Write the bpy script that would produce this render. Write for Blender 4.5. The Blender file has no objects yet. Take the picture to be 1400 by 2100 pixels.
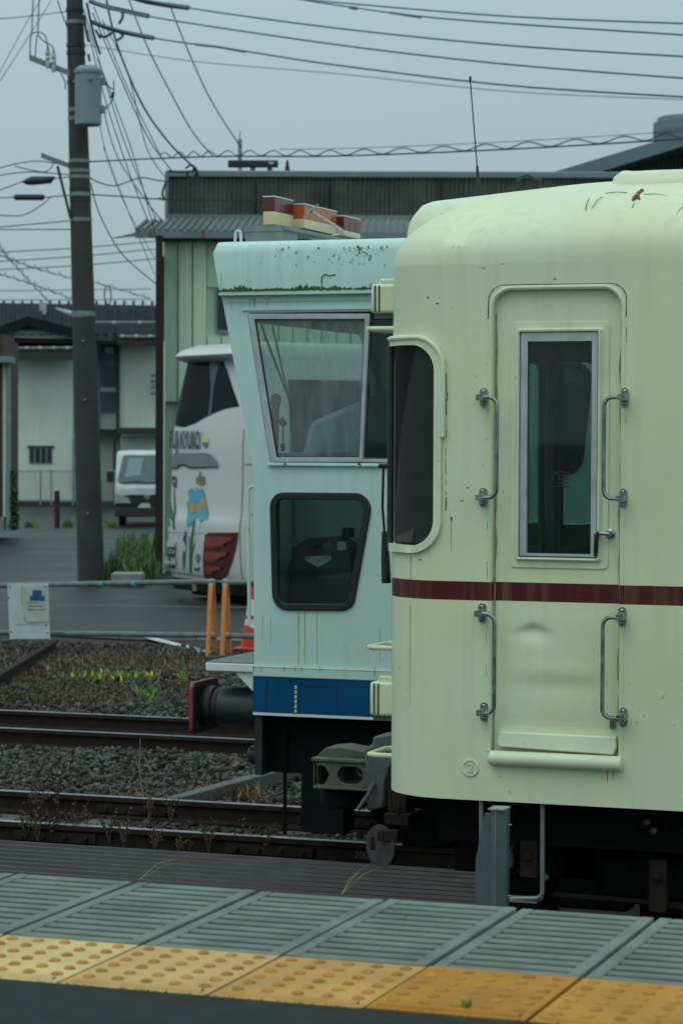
import bpy, bmesh, math, random
import numpy as np
from mathutils import Vector, Matrix
random.seed(7); RNG = np.random.default_rng(7)
SC = bpy.context.scene
COL = SC.collection
R = math.radians

# ------------------------------------------------------------------ camera
FPX = 5300.0                      # focal length in photograph pixels (1400 wide)
YAW, PITCH, ROLL = R(19.63), R(-1.75), 0.004
CAM = Vector((0, 0, 2.38))        # metres, rail top is z = 0, x runs along the tracks, y away
_f = Vector((-math.sin(YAW) * math.cos(PITCH), math.cos(YAW) * math.cos(PITCH), math.sin(PITCH)))
_r0 = Vector((math.cos(YAW), math.sin(YAW), 0)); _u0 = _r0.cross(_f)
_r = _r0 * math.cos(ROLL) + _u0 * math.sin(ROLL)
_u = _u0 * math.cos(ROLL) - _r0 * math.sin(ROLL)
cam = bpy.data.cameras.new('camera'); co = bpy.data.objects.new('camera', cam); COL.objects.link(co)
co.matrix_world = Matrix(((_r.x, _u.x, -_f.x, CAM.x), (_r.y, _u.y, -_f.y, CAM.y), (_r.z, _u.z, -_f.z, CAM.z), (0, 0, 0, 1)))
cam.sensor_fit = 'HORIZONTAL'; cam.sensor_width = 24; cam.lens = FPX / 1400 * 24
cam.clip_start = 0.1; cam.clip_end = 2000
cam.dof.use_dof = True; cam.dof.focus_distance = 10.6; cam.dof.aperture_fstop = 7.0
SC.camera = co

# ------------------------------------------------------------------ world, sun, exposure
W = bpy.data.worlds.new('World'); SC.world = W; W.use_nodes = True
nt = W.node_tree; nt.nodes.clear()
out = nt.nodes.new('ShaderNodeOutputWorld'); bg = nt.nodes.new('ShaderNodeBackground')
sky = nt.nodes.new('ShaderNodeTexSky'); sky.sky_type = 'NISHITA'; sky.sun_disc = False
SUN_EL, SUN_AZ = R(58), R(150)
sky.sun_elevation = SUN_EL; sky.sun_rotation = SUN_AZ; sky.dust_density = 6; sky.air_density = 1.5
sc_ = nt.nodes.new('ShaderNodeVectorMath'); sc_.operation = 'SCALE'; sc_.inputs[3].default_value = 0.05
nt.links.new(sky.outputs[0], sc_.inputs[0])
geo = nt.nodes.new('ShaderNodeTexCoord'); sep = nt.nodes.new('ShaderNodeSeparateXYZ')
nt.links.new(geo.outputs['Generated'], sep.inputs[0])
mr = nt.nodes.new('ShaderNodeMapRange'); mr.inputs[1].default_value = -0.02; mr.inputs[2].default_value = 1
mr.inputs[3].default_value = 0.94; mr.inputs[4].default_value = 2.5      # CIE overcast: zenith brighter than horizon
nt.links.new(sep.outputs[2], mr.inputs[0])
cl = nt.nodes.new('ShaderNodeTexNoise'); cl.inputs['Scale'].default_value = 2.2; cl.inputs['Detail'].default_value = 3
nt.links.new(geo.outputs['Generated'], cl.inputs['Vector'])
mc = nt.nodes.new('ShaderNodeMapRange'); mc.inputs[3].default_value = 0.93; mc.inputs[4].default_value = 1.07
nt.links.new(cl.outputs[0], mc.inputs[0])
mm = nt.nodes.new('ShaderNodeMath'); mm.operation = 'MULTIPLY'; nt.links.new(mr.outputs[0], mm.inputs[0]); nt.links.new(mc.outputs[0], mm.inputs[1])
oc = nt.nodes.new('ShaderNodeVectorMath'); oc.operation = 'SCALE'; oc.inputs[0].default_value = (0.372, 0.505, 0.535)
nt.links.new(mm.outputs[0], oc.inputs[3])
mx = nt.nodes.new('ShaderNodeMix'); mx.data_type = 'RGBA'; mx.inputs[0].default_value = 0.88
nt.links.new(sc_.outputs[0], mx.inputs[6]); nt.links.new(oc.outputs[0], mx.inputs[7])
nt.links.new(mx.outputs[2], bg.inputs[0]); bg.inputs[1].default_value = 1.0
nt.links.new(bg.outputs[0], out.inputs[0])
sl = bpy.data.lights.new('sun', 'SUN'); sl.energy = 0.5; sl.angle = R(35); sl.color = (1.0, 0.97, 0.9)
so = bpy.data.objects.new('sun', sl); COL.objects.link(so)
_sd = Vector((-0.45 * math.cos(SUN_EL), -0.89 * math.cos(SUN_EL), math.sin(SUN_EL)))
so.rotation_euler = _sd.to_track_quat('Z', 'Y').to_euler()
vs = SC.view_settings; vs.view_transform = 'Standard'; vs.look = 'None'; vs.gamma = 1; vs.exposure = 0.0; vs.use_curve_mapping = False

# ------------------------------------------------------------------ pixel -> place
def ray(px, py): return _f + _r * ((px - 700) / FPX) - _u * ((py - 1050) / FPX)
def at(px, py, Y):
    d = ray(px, py); return CAM + d * ((Y - CAM.y) / d.y)
def gnd(px, py, z=0.0):
    d = ray(px, py); return CAM + d * ((z - CAM.z) / d.z)
def fr(px, py, Z): return CAM + ray(px, py) * Z
def onp(px, py, P, n):
    d = ray(px, py); return CAM + d * ((P - CAM).dot(n) / d.dot(n))
def toscreen(p):
    q = p - CAM; z = q.dot(_f); return (700 + FPX * q.dot(_r) / z, 1050 - FPX * q.dot(_u) / z)

# ------------------------------------------------------------------ materials
MATS = {}
def pm(name, col, rough=0.6, metal=0.0, var=0.12, scale=4.0, bump=0.0, bscale=60.0, streak=0.0, scol=(0.05, 0.045, 0.03),
       spec=0.5, stripe=None, spots=0.0, spcol=(0.12, 0.05, 0.02), objcol=False, coat=0.0, island=0.0, tint2=None):
    if name in MATS: return MATS[name]
    m = bpy.data.materials.new(name); m.use_nodes = True; t = m.node_tree; N = t.nodes; L = t.links
    b = N['Principled BSDF']; b.inputs['Roughness'].default_value = rough; b.inputs['Metallic'].default_value = metal
    b.inputs['Specular IOR Level'].default_value = spec; b.inputs['Coat Weight'].default_value = coat; b.inputs['Coat Roughness'].default_value = 0.25
    g = N.new('ShaderNodeNewGeometry'); pos = g.outputs['Position']
    def noise(sc, det=4, stretch=None):
        n = N.new('ShaderNodeTexNoise'); n.inputs['Scale'].default_value = sc; n.inputs['Detail'].default_value = det
        if stretch:
            mp = N.new('ShaderNodeMapping'); mp.inputs['Scale'].default_value = stretch; L.new(pos, mp.inputs[0]); L.new(mp.outputs[0], n.inputs['Vector'])
        else: L.new(pos, n.inputs['Vector'])
        return n.outputs[0]
    def mapr(s, a, b_, c, d):
        r = N.new('ShaderNodeMapRange'); r.inputs[1].default_value = a; r.inputs[2].default_value = b_; r.inputs[3].default_value = c; r.inputs[4].default_value = d
        L.new(s, r.inputs[0]); return r.outputs[0]
    def mixc(fac, a, b_):
        x = N.new('ShaderNodeMix'); x.data_type = 'RGBA'
        if hasattr(fac, 'links'): L.new(fac, x.inputs[0])
        else: x.inputs[0].default_value = fac
        for i, c in ((6, a), (7, b_)):
            if hasattr(c, 'links'): L.new(c, x.inputs[i])
            else: x.inputs[i].default_value = (*c, 1)
        return x.outputs[2]
    base = col
    if objcol:
        oi = N.new('ShaderNodeObjectInfo'); base = oi.outputs['Color']
    if stripe:
        z0, z1, sc2 = stripe
        s = N.new('ShaderNodeSeparateXYZ'); L.new(pos, s.inputs[0])
        a = N.new('ShaderNodeMath'); a.operation = 'GREATER_THAN'; a.inputs[1].default_value = z0; L.new(s.outputs[2], a.inputs[0])
        c = N.new('ShaderNodeMath'); c.operation = 'LESS_THAN'; c.inputs[1].default_value = z1; L.new(s.outputs[2], c.inputs[0])
        k = N.new('ShaderNodeMath'); k.operation = 'MULTIPLY'; L.new(a.outputs[0], k.inputs[0]); L.new(c.outputs[0], k.inputs[1])
        base = mixc(k.outputs[0], col, sc2)
    n1 = noise(scale, 6)
    v = mapr(n1, 0.3, 0.7, 1 - var, 1 + var)
    h = N.new('ShaderNodeVectorMath'); h.operation = 'SCALE'
    if hasattr(base, 'links'): L.new(base, h.inputs[0])
    else: h.inputs[0].default_value = base
    if island:
        iv = mapr(g.outputs['Random Per Island'], 0, 1, 1 - island, 1 + island); im = N.new('ShaderNodeMath'); im.operation = 'MULTIPLY'; L.new(v, im.inputs[0]); L.new(iv, im.inputs[1]); v = im.outputs[0]
    L.new(v, h.inputs[3]); c = h.outputs[0]
    if tint2:
        tn = noise(2.4, 4); tf = mapr(tn, 0.38, 0.66, 0, 0.9); tg = N.new('ShaderNodeVectorMath'); tg.operation = 'MULTIPLY'; L.new(c, tg.inputs[0]); tg.inputs[1].default_value = tint2
        c = mixc(tf, c, tg.outputs[0])
    if streak:
        st = noise(1.0, 5, (22, 22, 0.9)); big = noise(1.3, 3)
        f1 = mapr(st, 0.5, 0.78, 0, streak); f2 = mapr(big, 0.38, 0.65, 0.1, 1)
        k = N.new('ShaderNodeMath'); k.operation = 'MULTIPLY'; L.new(f1, k.inputs[0]); L.new(f2, k.inputs[1])
        c = mixc(k.outputs[0], c, scol)
    if spots:
        sp = noise(38, 3); f1 = mapr(sp, 0.70 - 0.1 * spots, 0.78 - 0.08 * spots, 0, 0.85)
        big = noise(1.9, 2); f2 = mapr(big, 0.45, 0.62, 0, 1)
        k = N.new('ShaderNodeMath'); k.operation = 'MULTIPLY'; L.new(f1, k.inputs[0]); L.new(f2, k.inputs[1])
        c = mixc(k.outputs[0], c, spcol)
    L.new(c, b.inputs['Base Color'])
    rv = mapr(n1, 0.3, 0.7, max(0.03, rough - 0.08), min(1, rough + 0.1)); L.new(rv, b.inputs['Roughness'])
    if bump:
        bp = N.new('ShaderNodeBump'); bp.inputs['Strength'].default_value = bump; bp.inputs['Distance'].default_value = 0.02
        L.new(noise(bscale, 5), bp.inputs['Height']); L.new(bp.outputs[0], b.inputs['Normal'])
    MATS[name] = m; return m
def glass(name, tint=(0.6, 0.68, 0.66), rough=0.02, dirt=0.0, refl=1.0):
    if name in MATS: return MATS[name]
    m = bpy.data.materials.new(name); m.use_nodes = True; t = m.node_tree; N = t.nodes; L = t.links; N.clear()
    o = N.new('ShaderNodeOutputMaterial'); tr = N.new('ShaderNodeBsdfTransparent'); tr.inputs[0].default_value = (*tint, 1)
    gl = N.new('ShaderNodeBsdfGlossy'); gl.inputs['Roughness'].default_value = rough; gl.inputs[0].default_value = (refl, refl, refl, 1)
    fz = N.new('ShaderNodeFresnel'); fz.inputs[0].default_value = 1.5
    gg = N.new('ShaderNodeNewGeometry'); inv = N.new('ShaderNodeMath'); inv.operation = 'SUBTRACT'; inv.inputs[0].default_value = 1; L.new(gg.outputs['Backfacing'], inv.inputs[1])
    fm = N.new('ShaderNodeMath'); fm.operation = 'MULTIPLY'; L.new(fz.outputs[0], fm.inputs[0]); L.new(inv.outputs[0], fm.inputs[1])
    mx = N.new('ShaderNodeMixShader'); L.new(fm.outputs[0], mx.inputs[0]); L.new(tr.outputs[0], mx.inputs[1]); L.new(gl.outputs[0], mx.inputs[2])
    last = mx.outputs[0]
    if dirt:
        df = N.new('ShaderNodeBsdfDiffuse'); df.inputs[0].default_value = (0.42, 0.47, 0.45, 1)
        g = N.new('ShaderNodeNewGeometry'); mp = N.new('ShaderNodeMapping'); mp.inputs['Scale'].default_value = (9, 9, 1.6); L.new(g.outputs['Position'], mp.inputs[0])
        n = N.new('ShaderNodeTexNoise'); n.inputs['Scale'].default_value = 1.5; n.inputs['Detail'].default_value = 6; L.new(mp.outputs[0], n.inputs[0])
        r = N.new('ShaderNodeMapRange'); r.inputs[1].default_value = 0.35; r.inputs[2].default_value = 0.8; r.inputs[3].default_value = dirt * 0.25; r.inputs[4].default_value = dirt
        L.new(n.outputs[0], r.inputs[0]); m2 = N.new('ShaderNodeMixShader'); L.new(r.outputs[0], m2.inputs[0]); L.new(last, m2.inputs[1]); L.new(df.outputs[0], m2.inputs[2]); last = m2.outputs[0]
    L.new(last, o.inputs[0]); MATS[name] = m; return m

# ------------------------------------------------------------------ mesh builder
V = Vector
class MB:
    def __init__(s): s.v = []; s.f = []; s.m = []
    def add(s, vs, fs, mi=0):
        k = len(s.v); s.v += [tuple(p) for p in vs]; s.f += [tuple(i + k for i in q) for q in fs]; s.m += [mi] * len(fs); return s
    def obox(s, o, a, b, c, mi=0):
        o, a, b, c = V(o), V(a), V(b), V(c)
        p = [o, o + a, o + a + b, o + b, o + c, o + a + c, o + a + b + c, o + b + c]
        return s.add(p, [(0, 3, 2, 1), (4, 5, 6, 7), (0, 1, 5, 4), (1, 2, 6, 5), (2, 3, 7, 6), (3, 0, 4, 7)], mi)
    def box(s, x0, x1, y0, y1, z0, z1, mi=0): return s.obox((x0, y0, z0), (x1 - x0, 0, 0), (0, y1 - y0, 0), (0, 0, z1 - z0), mi)
    def tube(s, pts, r, n=8, mi=0, cap=True):
        pts = [V(p) for p in pts]; k = len(pts); rs = r if isinstance(r, (list, tuple)) else [r] * k
        t = (pts[1] - pts[0]).normalized(); a = t.orthogonal().normalized(); vs = []
        for i, p in enumerate(pts):
            t = (pts[min(i + 1, k - 1)] - pts[max(i - 1, 0)]).normalized()
            a = (a - t * a.dot(t)); a = a.normalized() if a.length > 1e-6 else t.orthogonal().normalized(); b = t.cross(a)
            vs += [p + (a * math.cos(2 * math.pi * j / n) + b * math.sin(2 * math.pi * j / n)) * rs[i] for j in range(n)]
        fs = [(i * n + j, i * n + (j + 1) % n, (i + 1) * n + (j + 1) % n, (i + 1) * n + j) for i in range(k - 1) for j in range(n)]
        if cap: fs += [tuple(reversed(range(n))), tuple((k - 1) * n + j for j in range(n))]
        return s.add(vs, fs, mi)
    def lathe(s, prof, o, ax, n=20, mi=0):
        o, ax = V(o), V(ax).normalized(); a = ax.orthogonal().normalized(); b = ax.cross(a); vs = []
        for (r, h) in prof: vs += [o + ax * h + (a * math.cos(2 * math.pi * j / n) + b * math.sin(2 * math.pi * j / n)) * r for j in range(n)]
        k = len(prof)
        fs = [(i * n + j, i * n + (j + 1) % n, (i + 1) * n + (j + 1) % n, (i + 1) * n + j) for i in range(k - 1) for j in range(n)]
        fs += [tuple(reversed(range(n))), tuple((k - 1) * n + j for j in range(n))]
        return s.add(vs, fs, mi)
    def grid(s, fn, us, vs_, mi=0):
        k = len(vs_); P = [fn(u, v) for u in us for v in vs_]
        return s.add(P, [(i * k + j, (i + 1) * k + j, (i + 1) * k + j + 1, i * k + j + 1) for i in range(len(us) - 1) for j in range(k - 1)], mi)
    def prism(s, poly, fn, d0, d1, mi=0):   # fn(u, v, d)
        n = len(poly); vs = [fn(u, v, d0) for u, v in poly] + [fn(u, v, d1) for u, v in poly]
        return s.add(vs, [tuple(range(n)), tuple(reversed(range(n, 2 * n)))] + [(i, (i + 1) % n, n + (i + 1) % n, n + i) for i in range(n)], mi)
    def plate(s, outer, holes, fn, d0, d1, mi=0, ucuts=()):
        bm = bmesh.new(); es = []
        for lp in [outer] + list(holes):
            vv = [bm.verts.new((u, v, 0)) for u, v in lp]
            es += [bm.edges.new((vv[i], vv[(i + 1) % len(vv)])) for i in range(len(vv))]
        bmesh.ops.triangle_fill(bm, use_beauty=True, use_dissolve=False, edges=es)
        for c in ucuts:
            bmesh.ops.bisect_plane(bm, geom=bm.verts[:] + bm.edges[:] + bm.faces[:], plane_co=(c, 0, 0), plane_no=(1, 0, 0))
        bm.verts.index_update(); n = len(bm.verts); co = [v.co.copy() for v in bm.verts]
        fs = [[v.index for v in f.verts] if f.normal.z > 0 else [v.index for v in reversed(f.verts)] for f in bm.faces]
        cnt = {}
        for f in fs:
            for i in range(len(f)): cnt[(f[i], f[(i + 1) % len(f)])] = 1
        side = [(a, b) for (a, b) in cnt if (b, a) not in cnt]
        vs = [fn(c.x, c.y, d0) for c in co] + [fn(c.x, c.y, d1) for c in co]
        F = [tuple(f) for f in fs] + [tuple(i + n for i in reversed(f)) for f in fs] + [(b, a, a + n, b + n) for a, b in side]
        bm.free(); return s.add(vs, F, mi)
    def build(s, name, mats, parent=None, smooth=True, bev=0.0, ang=32, recalc=True):
        me = bpy.data.meshes.new(name); me.from_pydata(s.v, [], s.f)
        for m in (mats if isinstance(mats, (list, tuple)) else [mats]): me.materials.append(m)
        me.polygons.foreach_set('material_index', s.m)
        if recalc:
            bm = bmesh.new(); bm.from_mesh(me); bmesh.ops.recalc_face_normals(bm, faces=bm.faces[:]); bm.to_mesh(me); bm.free()
        if smooth:
            me.polygons.foreach_set('use_smooth', [True] * len(me.polygons)); me.set_sharp_from_angle(angle=R(ang))
        o = bpy.data.objects.new(name, me); COL.objects.link(o)
        if parent: attach(o, parent)
        if bev:
            b = o.modifiers.new('bevel', 'BEVEL'); b.width = bev; b.segments = 2; b.limit_method = 'ANGLE'; b.angle_limit = R(40)
        return o
ROOTLOC = {}
def wloc(o):
    return ROOTLOC.get(o.name, V((0, 0, 0)))
def attach(o, parent):
    o.parent = parent; o.matrix_parent_inverse = Matrix.Translation(-wloc(parent))
def thing(name, loc, label, cat, group=None):
    o = bpy.data.objects.new(name, None); COL.objects.link(o); o.location = loc; o.empty_display_size = 0.2
    ROOTLOC[o.name] = V(loc); tag(o, label, cat, group); return o
def tag(o, label=None, cat=None, group=None, kind=None):
    if label: o['label'] = label
    if cat: o['category'] = cat
    if group: o['group'] = group
    if kind: o['kind'] = kind
    return o
def rpoly(pts, r, n=5):
    out_ = []; k = len(pts); rr = r if isinstance(r, (list, tuple)) else [r] * k
    for i in range(k):
        p = V(pts[i]); a = V(pts[i - 1]) - p; b = V(pts[(i + 1) % k]) - p
        la, lb = a.length, b.length; a.normalize(); b.normalize()
        if rr[i] <= 0: out_.append((p.x, p.y)); continue
        half = a.angle(b) / 2; d = min(rr[i] / math.tan(half), la * 0.49, lb * 0.49); q = d * math.tan(half)
        c = p + (a + b).normalized() * (q / math.sin(half)); s0 = p + a * d - c; s1 = p + b * d - c
        a0 = math.atan2(s0.y, s0.x); da = math.atan2(s1.y, s1.x) - a0
        while da > math.pi: da -= 2 * math.pi
        while da < -math.pi: da += 2 * math.pi
        for j in range(n + 1):
            t = a0 + da * j / n; out_.append((c.x + q * math.cos(t), c.y + q * math.sin(t)))
    return out_
def rrect(u0, u1, v0, v1, r, n=5): return rpoly([(u0, v0), (u1, v0), (u1, v1), (u0, v1)], r, n)
def circ(u, v, r, n=20): return [(u + r * math.cos(2 * math.pi * i / n), v + r * math.sin(2 * math.pi * i / n)) for i in range(n)]
def offs(poly, d):   # crude inset toward centroid direction by normals
    n = len(poly); A = sum(poly[i][0] * poly[(i + 1) % n][1] - poly[(i + 1) % n][0] * poly[i][1] for i in range(n)); sg = 1 if A > 0 else -1
    o = []
    for i in range(n):
        a, p, b = V(poly[i - 1]), V(poly[i]), V(poly[(i + 1) % n])
        e1 = (p - a).normalized(); e2 = (b - p).normalized(); n1 = V((-e1.y, e1.x)) * sg; n2 = V((-e2.y, e2.x)) * sg
        m = (n1 + n2); m = m / max(0.35, m.dot(n1)) if m.length > 1e-6 else n1
        o.append((p.x + m.x * d, p.y + m.y * d))
    return o
def text(body, size, mat, parent, o, ax, ay, name='lettering', depth=0.0, bold=0.0):
    c = bpy.data.curves.new(name, 'FONT'); c.body = body; c.size = size; c.extrude = depth; c.align_x = 'CENTER'; c.align_y = 'CENTER'; c.offset = bold
    ob = bpy.data.objects.new('tmp', c); COL.objects.link(ob); dg = bpy.context.evaluated_depsgraph_get()
    me = bpy.data.meshes.new_from_object(ob.evaluated_get(dg)); bpy.data.objects.remove(ob); bpy.data.curves.remove(c)
    ax, ay, o = V(ax), V(ay), V(o); az = ax.cross(ay).normalized()
    for v in me.vertices: v.co = o + ax * v.co.x + ay * v.co.y + az * v.co.z
    me.name = name; me.materials.clear(); me.materials.append(mat); t = bpy.data.objects.new(name, me); COL.objects.link(t); attach(t, parent); return t

# ------------------------------------------------------------------ palette
ZS0 = at(1140, 1236, 9.8).z; ZS1 = at(1140, 1197, 9.8).z
M = {}
CREAM = (0.685, 0.745, 0.515)
M['cream'] = pm('cream_paint', CREAM, 0.45, spec=0.35, tint2=(1.03, 0.96, 0.84), var=0.075, scale=1.3, bump=0.03, bscale=9, streak=0.3, scol=(0.36, 0.36, 0.2), stripe=(ZS0, ZS1, (0.080, 0.007, 0.010)), spots=0.1, spcol=(0.25, 0.2, 0.1))
M['cream2'] = pm('cream_paint_plain', CREAM, 0.42, var=0.07, scale=6, streak=0.35, scol=(0.3, 0.25, 0.12), spots=0.25)
M['roofcream'] = pm('cream_roof_paint', (0.70, 0.72, 0.52), 0.38, var=0.05, scale=2, streak=0.08, bump=0.02, bscale=8)
M['rust'] = pm('rust', (0.24, 0.08, 0.03), 0.9, var=0.5, scale=30, bump=0.4)
M['ruststain'] = pm('rust_stain', (0.42, 0.24, 0.08), 0.7, var=0.4, scale=40)
M['yelstain'] = pm('yellow_stain', (0.40, 0.40, 0.14), 0.7, var=0.3, scale=40)
M['grime'] = pm('grime', (0.07, 0.085, 0.05), 0.9, var=0.5, scale=50)
M['moss'] = pm('moss', (0.05, 0.085, 0.022), 0.95, var=0.6, scale=60, bump=0.6)
M['mint'] = pm('mint_paint', (0.53, 0.725, 0.655), 0.45, var=0.05, scale=2.0, streak=0.35, scol=(0.22, 0.33, 0.27), bump=0.03, bscale=8, spots=0.12, spcol=(0.06, 0.08, 0.05))
M['blue'] = pm('blue_paint', (0.0005, 0.070, 0.185), 0.5, spec=0.15, var=0.12, scale=3, streak=0.2, scol=(0.02, 0.06, 0.1))
M['white'] = pm('white_paint', (0.72, 0.76, 0.72), 0.5, var=0.08, streak=0.3, scol=(0.3, 0.26, 0.15))
M['chrome'] = pm('worn_steel', (0.30, 0.31, 0.31), 0.27, metal=0.9, var=0.25, scale=25)
M['alu'] = pm('aluminium', (0.52, 0.54, 0.53), 0.42, metal=0.55, var=0.12, scale=10, streak=0.25, scol=(0.2, 0.2, 0.15))
M['rubber'] = pm('black_rubber', (0.012, 0.012, 0.012), 0.6, var=0.3, scale=20)
M['dark'] = pm('dark_underframe', (0.005, 0.0055, 0.0055), 0.85, spec=0.2, var=0.4, scale=9, bump=0.2, bscale=30)  # near-black: the lack of light below the vehicles is put into this colour
M['darkgrey'] = pm('dark_grey_paint', (0.022, 0.028, 0.03), 0.45, var=0.2, scale=8)
M['red'] = pm('red_paint', (0.32, 0.022, 0.025), 0.45, var=0.2, scale=12)
M['interior'] = pm('interior_grey_green', (0.24, 0.34, 0.33), 0.6, var=0.1, scale=4)  # lightened: brightness for the corner window is put into this colour
M['interdark'] = pm('interior_dark', (0.05, 0.07, 0.07), 0.6, var=0.2, scale=4)
M['coupler'] = pm('coupler_casting', (0.095, 0.105, 0.078), 0.7, var=0.3, scale=14, bump=0.3, bscale=25, streak=0.5, scol=(0.06, 0.045, 0.02), spots=0.4)
M['ggrey'] = pm('grey_casting', (0.10, 0.112, 0.108), 0.6, var=0.25, scale=12, bump=0.2, bscale=30, spots=0.3)
M['rail_top'] = pm('rail_steel', (0.30, 0.31, 0.32), 0.3, metal=0.85, var=0.2, scale=10)
M['rail'] = pm('rail_rust', (0.026, 0.018, 0.015), 0.85, spec=0.2, var=0.35, scale=12, bump=0.3)
M['stone'] = pm('ballast_stone', (0.072, 0.074, 0.064), 0.85, spec=0.2, island=0.8, var=0.45, scale=9, tint2=(1.0, 0.80, 0.62), spots=0.3, spcol=(0.10, 0.055, 0.03))
M['ballast'] = pm('ballast_bed', (0.026, 0.024, 0.020), 0.95, var=0.5, scale=40, bump=1.0, bscale=60)
M['sleeper'] = pm('weathered_sleeper', (0.10, 0.10, 0.092), 0.85, var=0.3, scale=14, bump=0.3, bscale=40)
M['asphalt'] = pm('wet_asphalt', (0.014, 0.018, 0.0175), 0.48, var=0.6, spec=0.35, scale=0.7, bump=0.25, bscale=90)
M['plasphalt'] = pm('platform_asphalt', (0.024, 0.030, 0.029), 0.85, spec=0.2, var=0.3, scale=14, bump=0.6, bscale=110)
M['kerb'] = pm('kerb_concrete', (0.19, 0.19, 0.175), 0.8, var=0.25, scale=6, bump=0.3)
M['concrete'] = pm('concrete', (0.26, 0.265, 0.25), 0.8, var=0.2, scale=7, bump=0.3, bscale=80)
M['grate'] = pm('grate_panel', (0.148, 0.178, 0.152), 0.75, spec=0.25, var=0.28, scale=6, streak=0.0, bump=0.25, bscale=90, spots=0.4, spcol=(0.07, 0.085, 0.06))
M['pit'] = pm('grate_slot_shade', (0.008, 0.010, 0.009), 0.95, spec=0.1)  # near-black, so the shade below the slots is put into the colour
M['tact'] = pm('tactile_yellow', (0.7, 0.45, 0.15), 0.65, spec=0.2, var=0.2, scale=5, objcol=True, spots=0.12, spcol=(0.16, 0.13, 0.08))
M['tactdot'] = pm('tactile_dot_orange', (0.40, 0.175, 0.03), 0.6, spec=0.2, var=0.35, scale=22)
M['slat'] = pm('rusty_steel_slat', (0.020, 0.017, 0.016), 0.45, metal=0.0, spec=0.32, var=0.3, scale=5, bump=0.15)
M['post'] = pm('grey_steel_post', (0.085, 0.12, 0.122), 0.5, var=0.15, scale=8, streak=0.2)
M['pole'] = pm('pole_concrete', (0.045, 0.046, 0.042), 0.85, var=0.25, scale=3, bump=0.3, streak=0.3, scol=(0.03, 0.03, 0.028))
M['galv'] = pm('galvanised_steel', (0.22, 0.25, 0.25), 0.5, metal=0.4, var=0.2, scale=10)
M['trans'] = pm('transformer_grey', (0.20, 0.27, 0.28), 0.5, var=0.06, scale=3)
M['wire'] = pm('black_cable', (0.02, 0.028, 0.032), 0.6, var=0.2)
M['bluewire'] = pm('blue_cable', (0.07, 0.17, 0.27), 0.5, var=0.15)
M['greywire'] = pm('grey_cable', (0.20, 0.27, 0.29), 0.6)
M['ceramic'] = pm('porcelain', (0.42, 0.47, 0.46), 0.3)
M['whwall'] = pm('warehouse_panel', (0.66, 0.82, 0.62), 0.65, var=0.08, scale=1.2, streak=0.25, scol=(0.15, 0.18, 0.12))
M['corr'] = pm('weathered_corrugated', (0.105, 0.112, 0.095), 0.85, var=0.35, scale=1.6, streak=0.75, scol=(0.03, 0.033, 0.028))
M['tinroof'] = pm('tin_roof', (0.18, 0.22, 0.225), 0.5, var=0.12, scale=2, streak=0.3)
M['roofblue'] = pm('blue_grey_roof', (0.13, 0.19, 0.21), 0.55, var=0.08, scale=1)
M['rustcol'] = pm('rusty_red_column', (0.022, 0.013, 0.011), 0.8, var=0.5, scale=4, spots=0.5, spcol=(0.2, 0.13, 0.08))
M['hwall'] = pm('house_plaster', (0.60, 0.66, 0.57), 0.85, var=0.07, scale=0.8, streak=0.35, scol=(0.25, 0.28, 0.25))
M['hroof'] = pm('dark_roof_tile', (0.012, 0.015, 0.016), 0.7, spec=0.15, var=0.3, scale=2)
M['hdark'] = pm('dark_fascia', (0.028, 0.028, 0.026), 0.7)
M['hblue'] = pm('pale_blue_panel', (0.19, 0.25, 0.27), 0.7)
M['hwin'] = pm('dark_window', (0.02, 0.03, 0.032), 0.2)
M['brown'] = pm('brown_boards', (0.055, 0.032, 0.026), 0.8, var=0.3)
M['bus'] = pm('bus_white', (0.56, 0.57, 0.53), 0.3, var=0.03, scale=0.8, coat=0.4)
M['busglass'] = pm('bus_dark_glass', (0.005, 0.008, 0.009), 0.12, var=0.1, spec=0.04)
M['busgrey'] = pm('bus_silver_trim', (0.20, 0.225, 0.23), 0.35, metal=0.3)
M['navy'] = pm('navy_print', (0.02, 0.05, 0.09), 0.5)
M['lamp_red'] = pm('tail_lamp_red', (0.26, 0.03, 0.025), 0.2, var=0.15, coat=0.5)
M['lamp_dark'] = pm('tail_lamp_dark_red', (0.09, 0.012, 0.012), 0.25)
M['iris'] = pm('iris_blue_print', (0.08, 0.33, 0.45), 0.5); M['irisdeep'] = pm('iris_deep_blue_print', (0.02, 0.06, 0.22), 0.5)
M['irisor'] = pm('iris_orange_print', (0.60, 0.30, 0.03), 0.5); M['leafpr'] = pm('leaf_green_print', (0.01, 0.12, 0.07), 0.5)
M['olive'] = pm('olive_print', (0.17, 0.20, 0.12), 0.6); M['lime'] = pm('lime_print', (0.5, 0.62, 0.16), 0.5); M['teal'] = pm('teal_print', (0.04, 0.22, 0.18), 0.5)
M['plate'] = pm('number_plate_green', (0.01, 0.045, 0.04), 0.5); M['platew'] = pm('number_plate_white', (0.5, 0.56, 0.55), 0.5)
M['orange'] = pm('orange_pipe', (0.62, 0.22, 0.06), 0.6, var=0.15, scale=8, spots=0.2, spcol=(0.2, 0.1, 0.05))
M['pipe'] = pm('barrier_pipe', (0.13, 0.16, 0.15), 0.6, var=0.3, scale=9, spots=0.4)
M['conered'] = pm('cone_red', (0.62, 0.035, 0.02), 0.5); M['conewhite'] = pm('cone_white_band', (0.62, 0.64, 0.63), 0.45)
M['signw'] = pm('sign_white', (0.48, 0.55, 0.56), 0.6, var=0.08, scale=5, streak=0.2, scol=(0.3, 0.33, 0.3)); M['paper'] = pm('aged_paper', (0.44, 0.48, 0.41), 0.8, var=0.15, scale=10)
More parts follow.
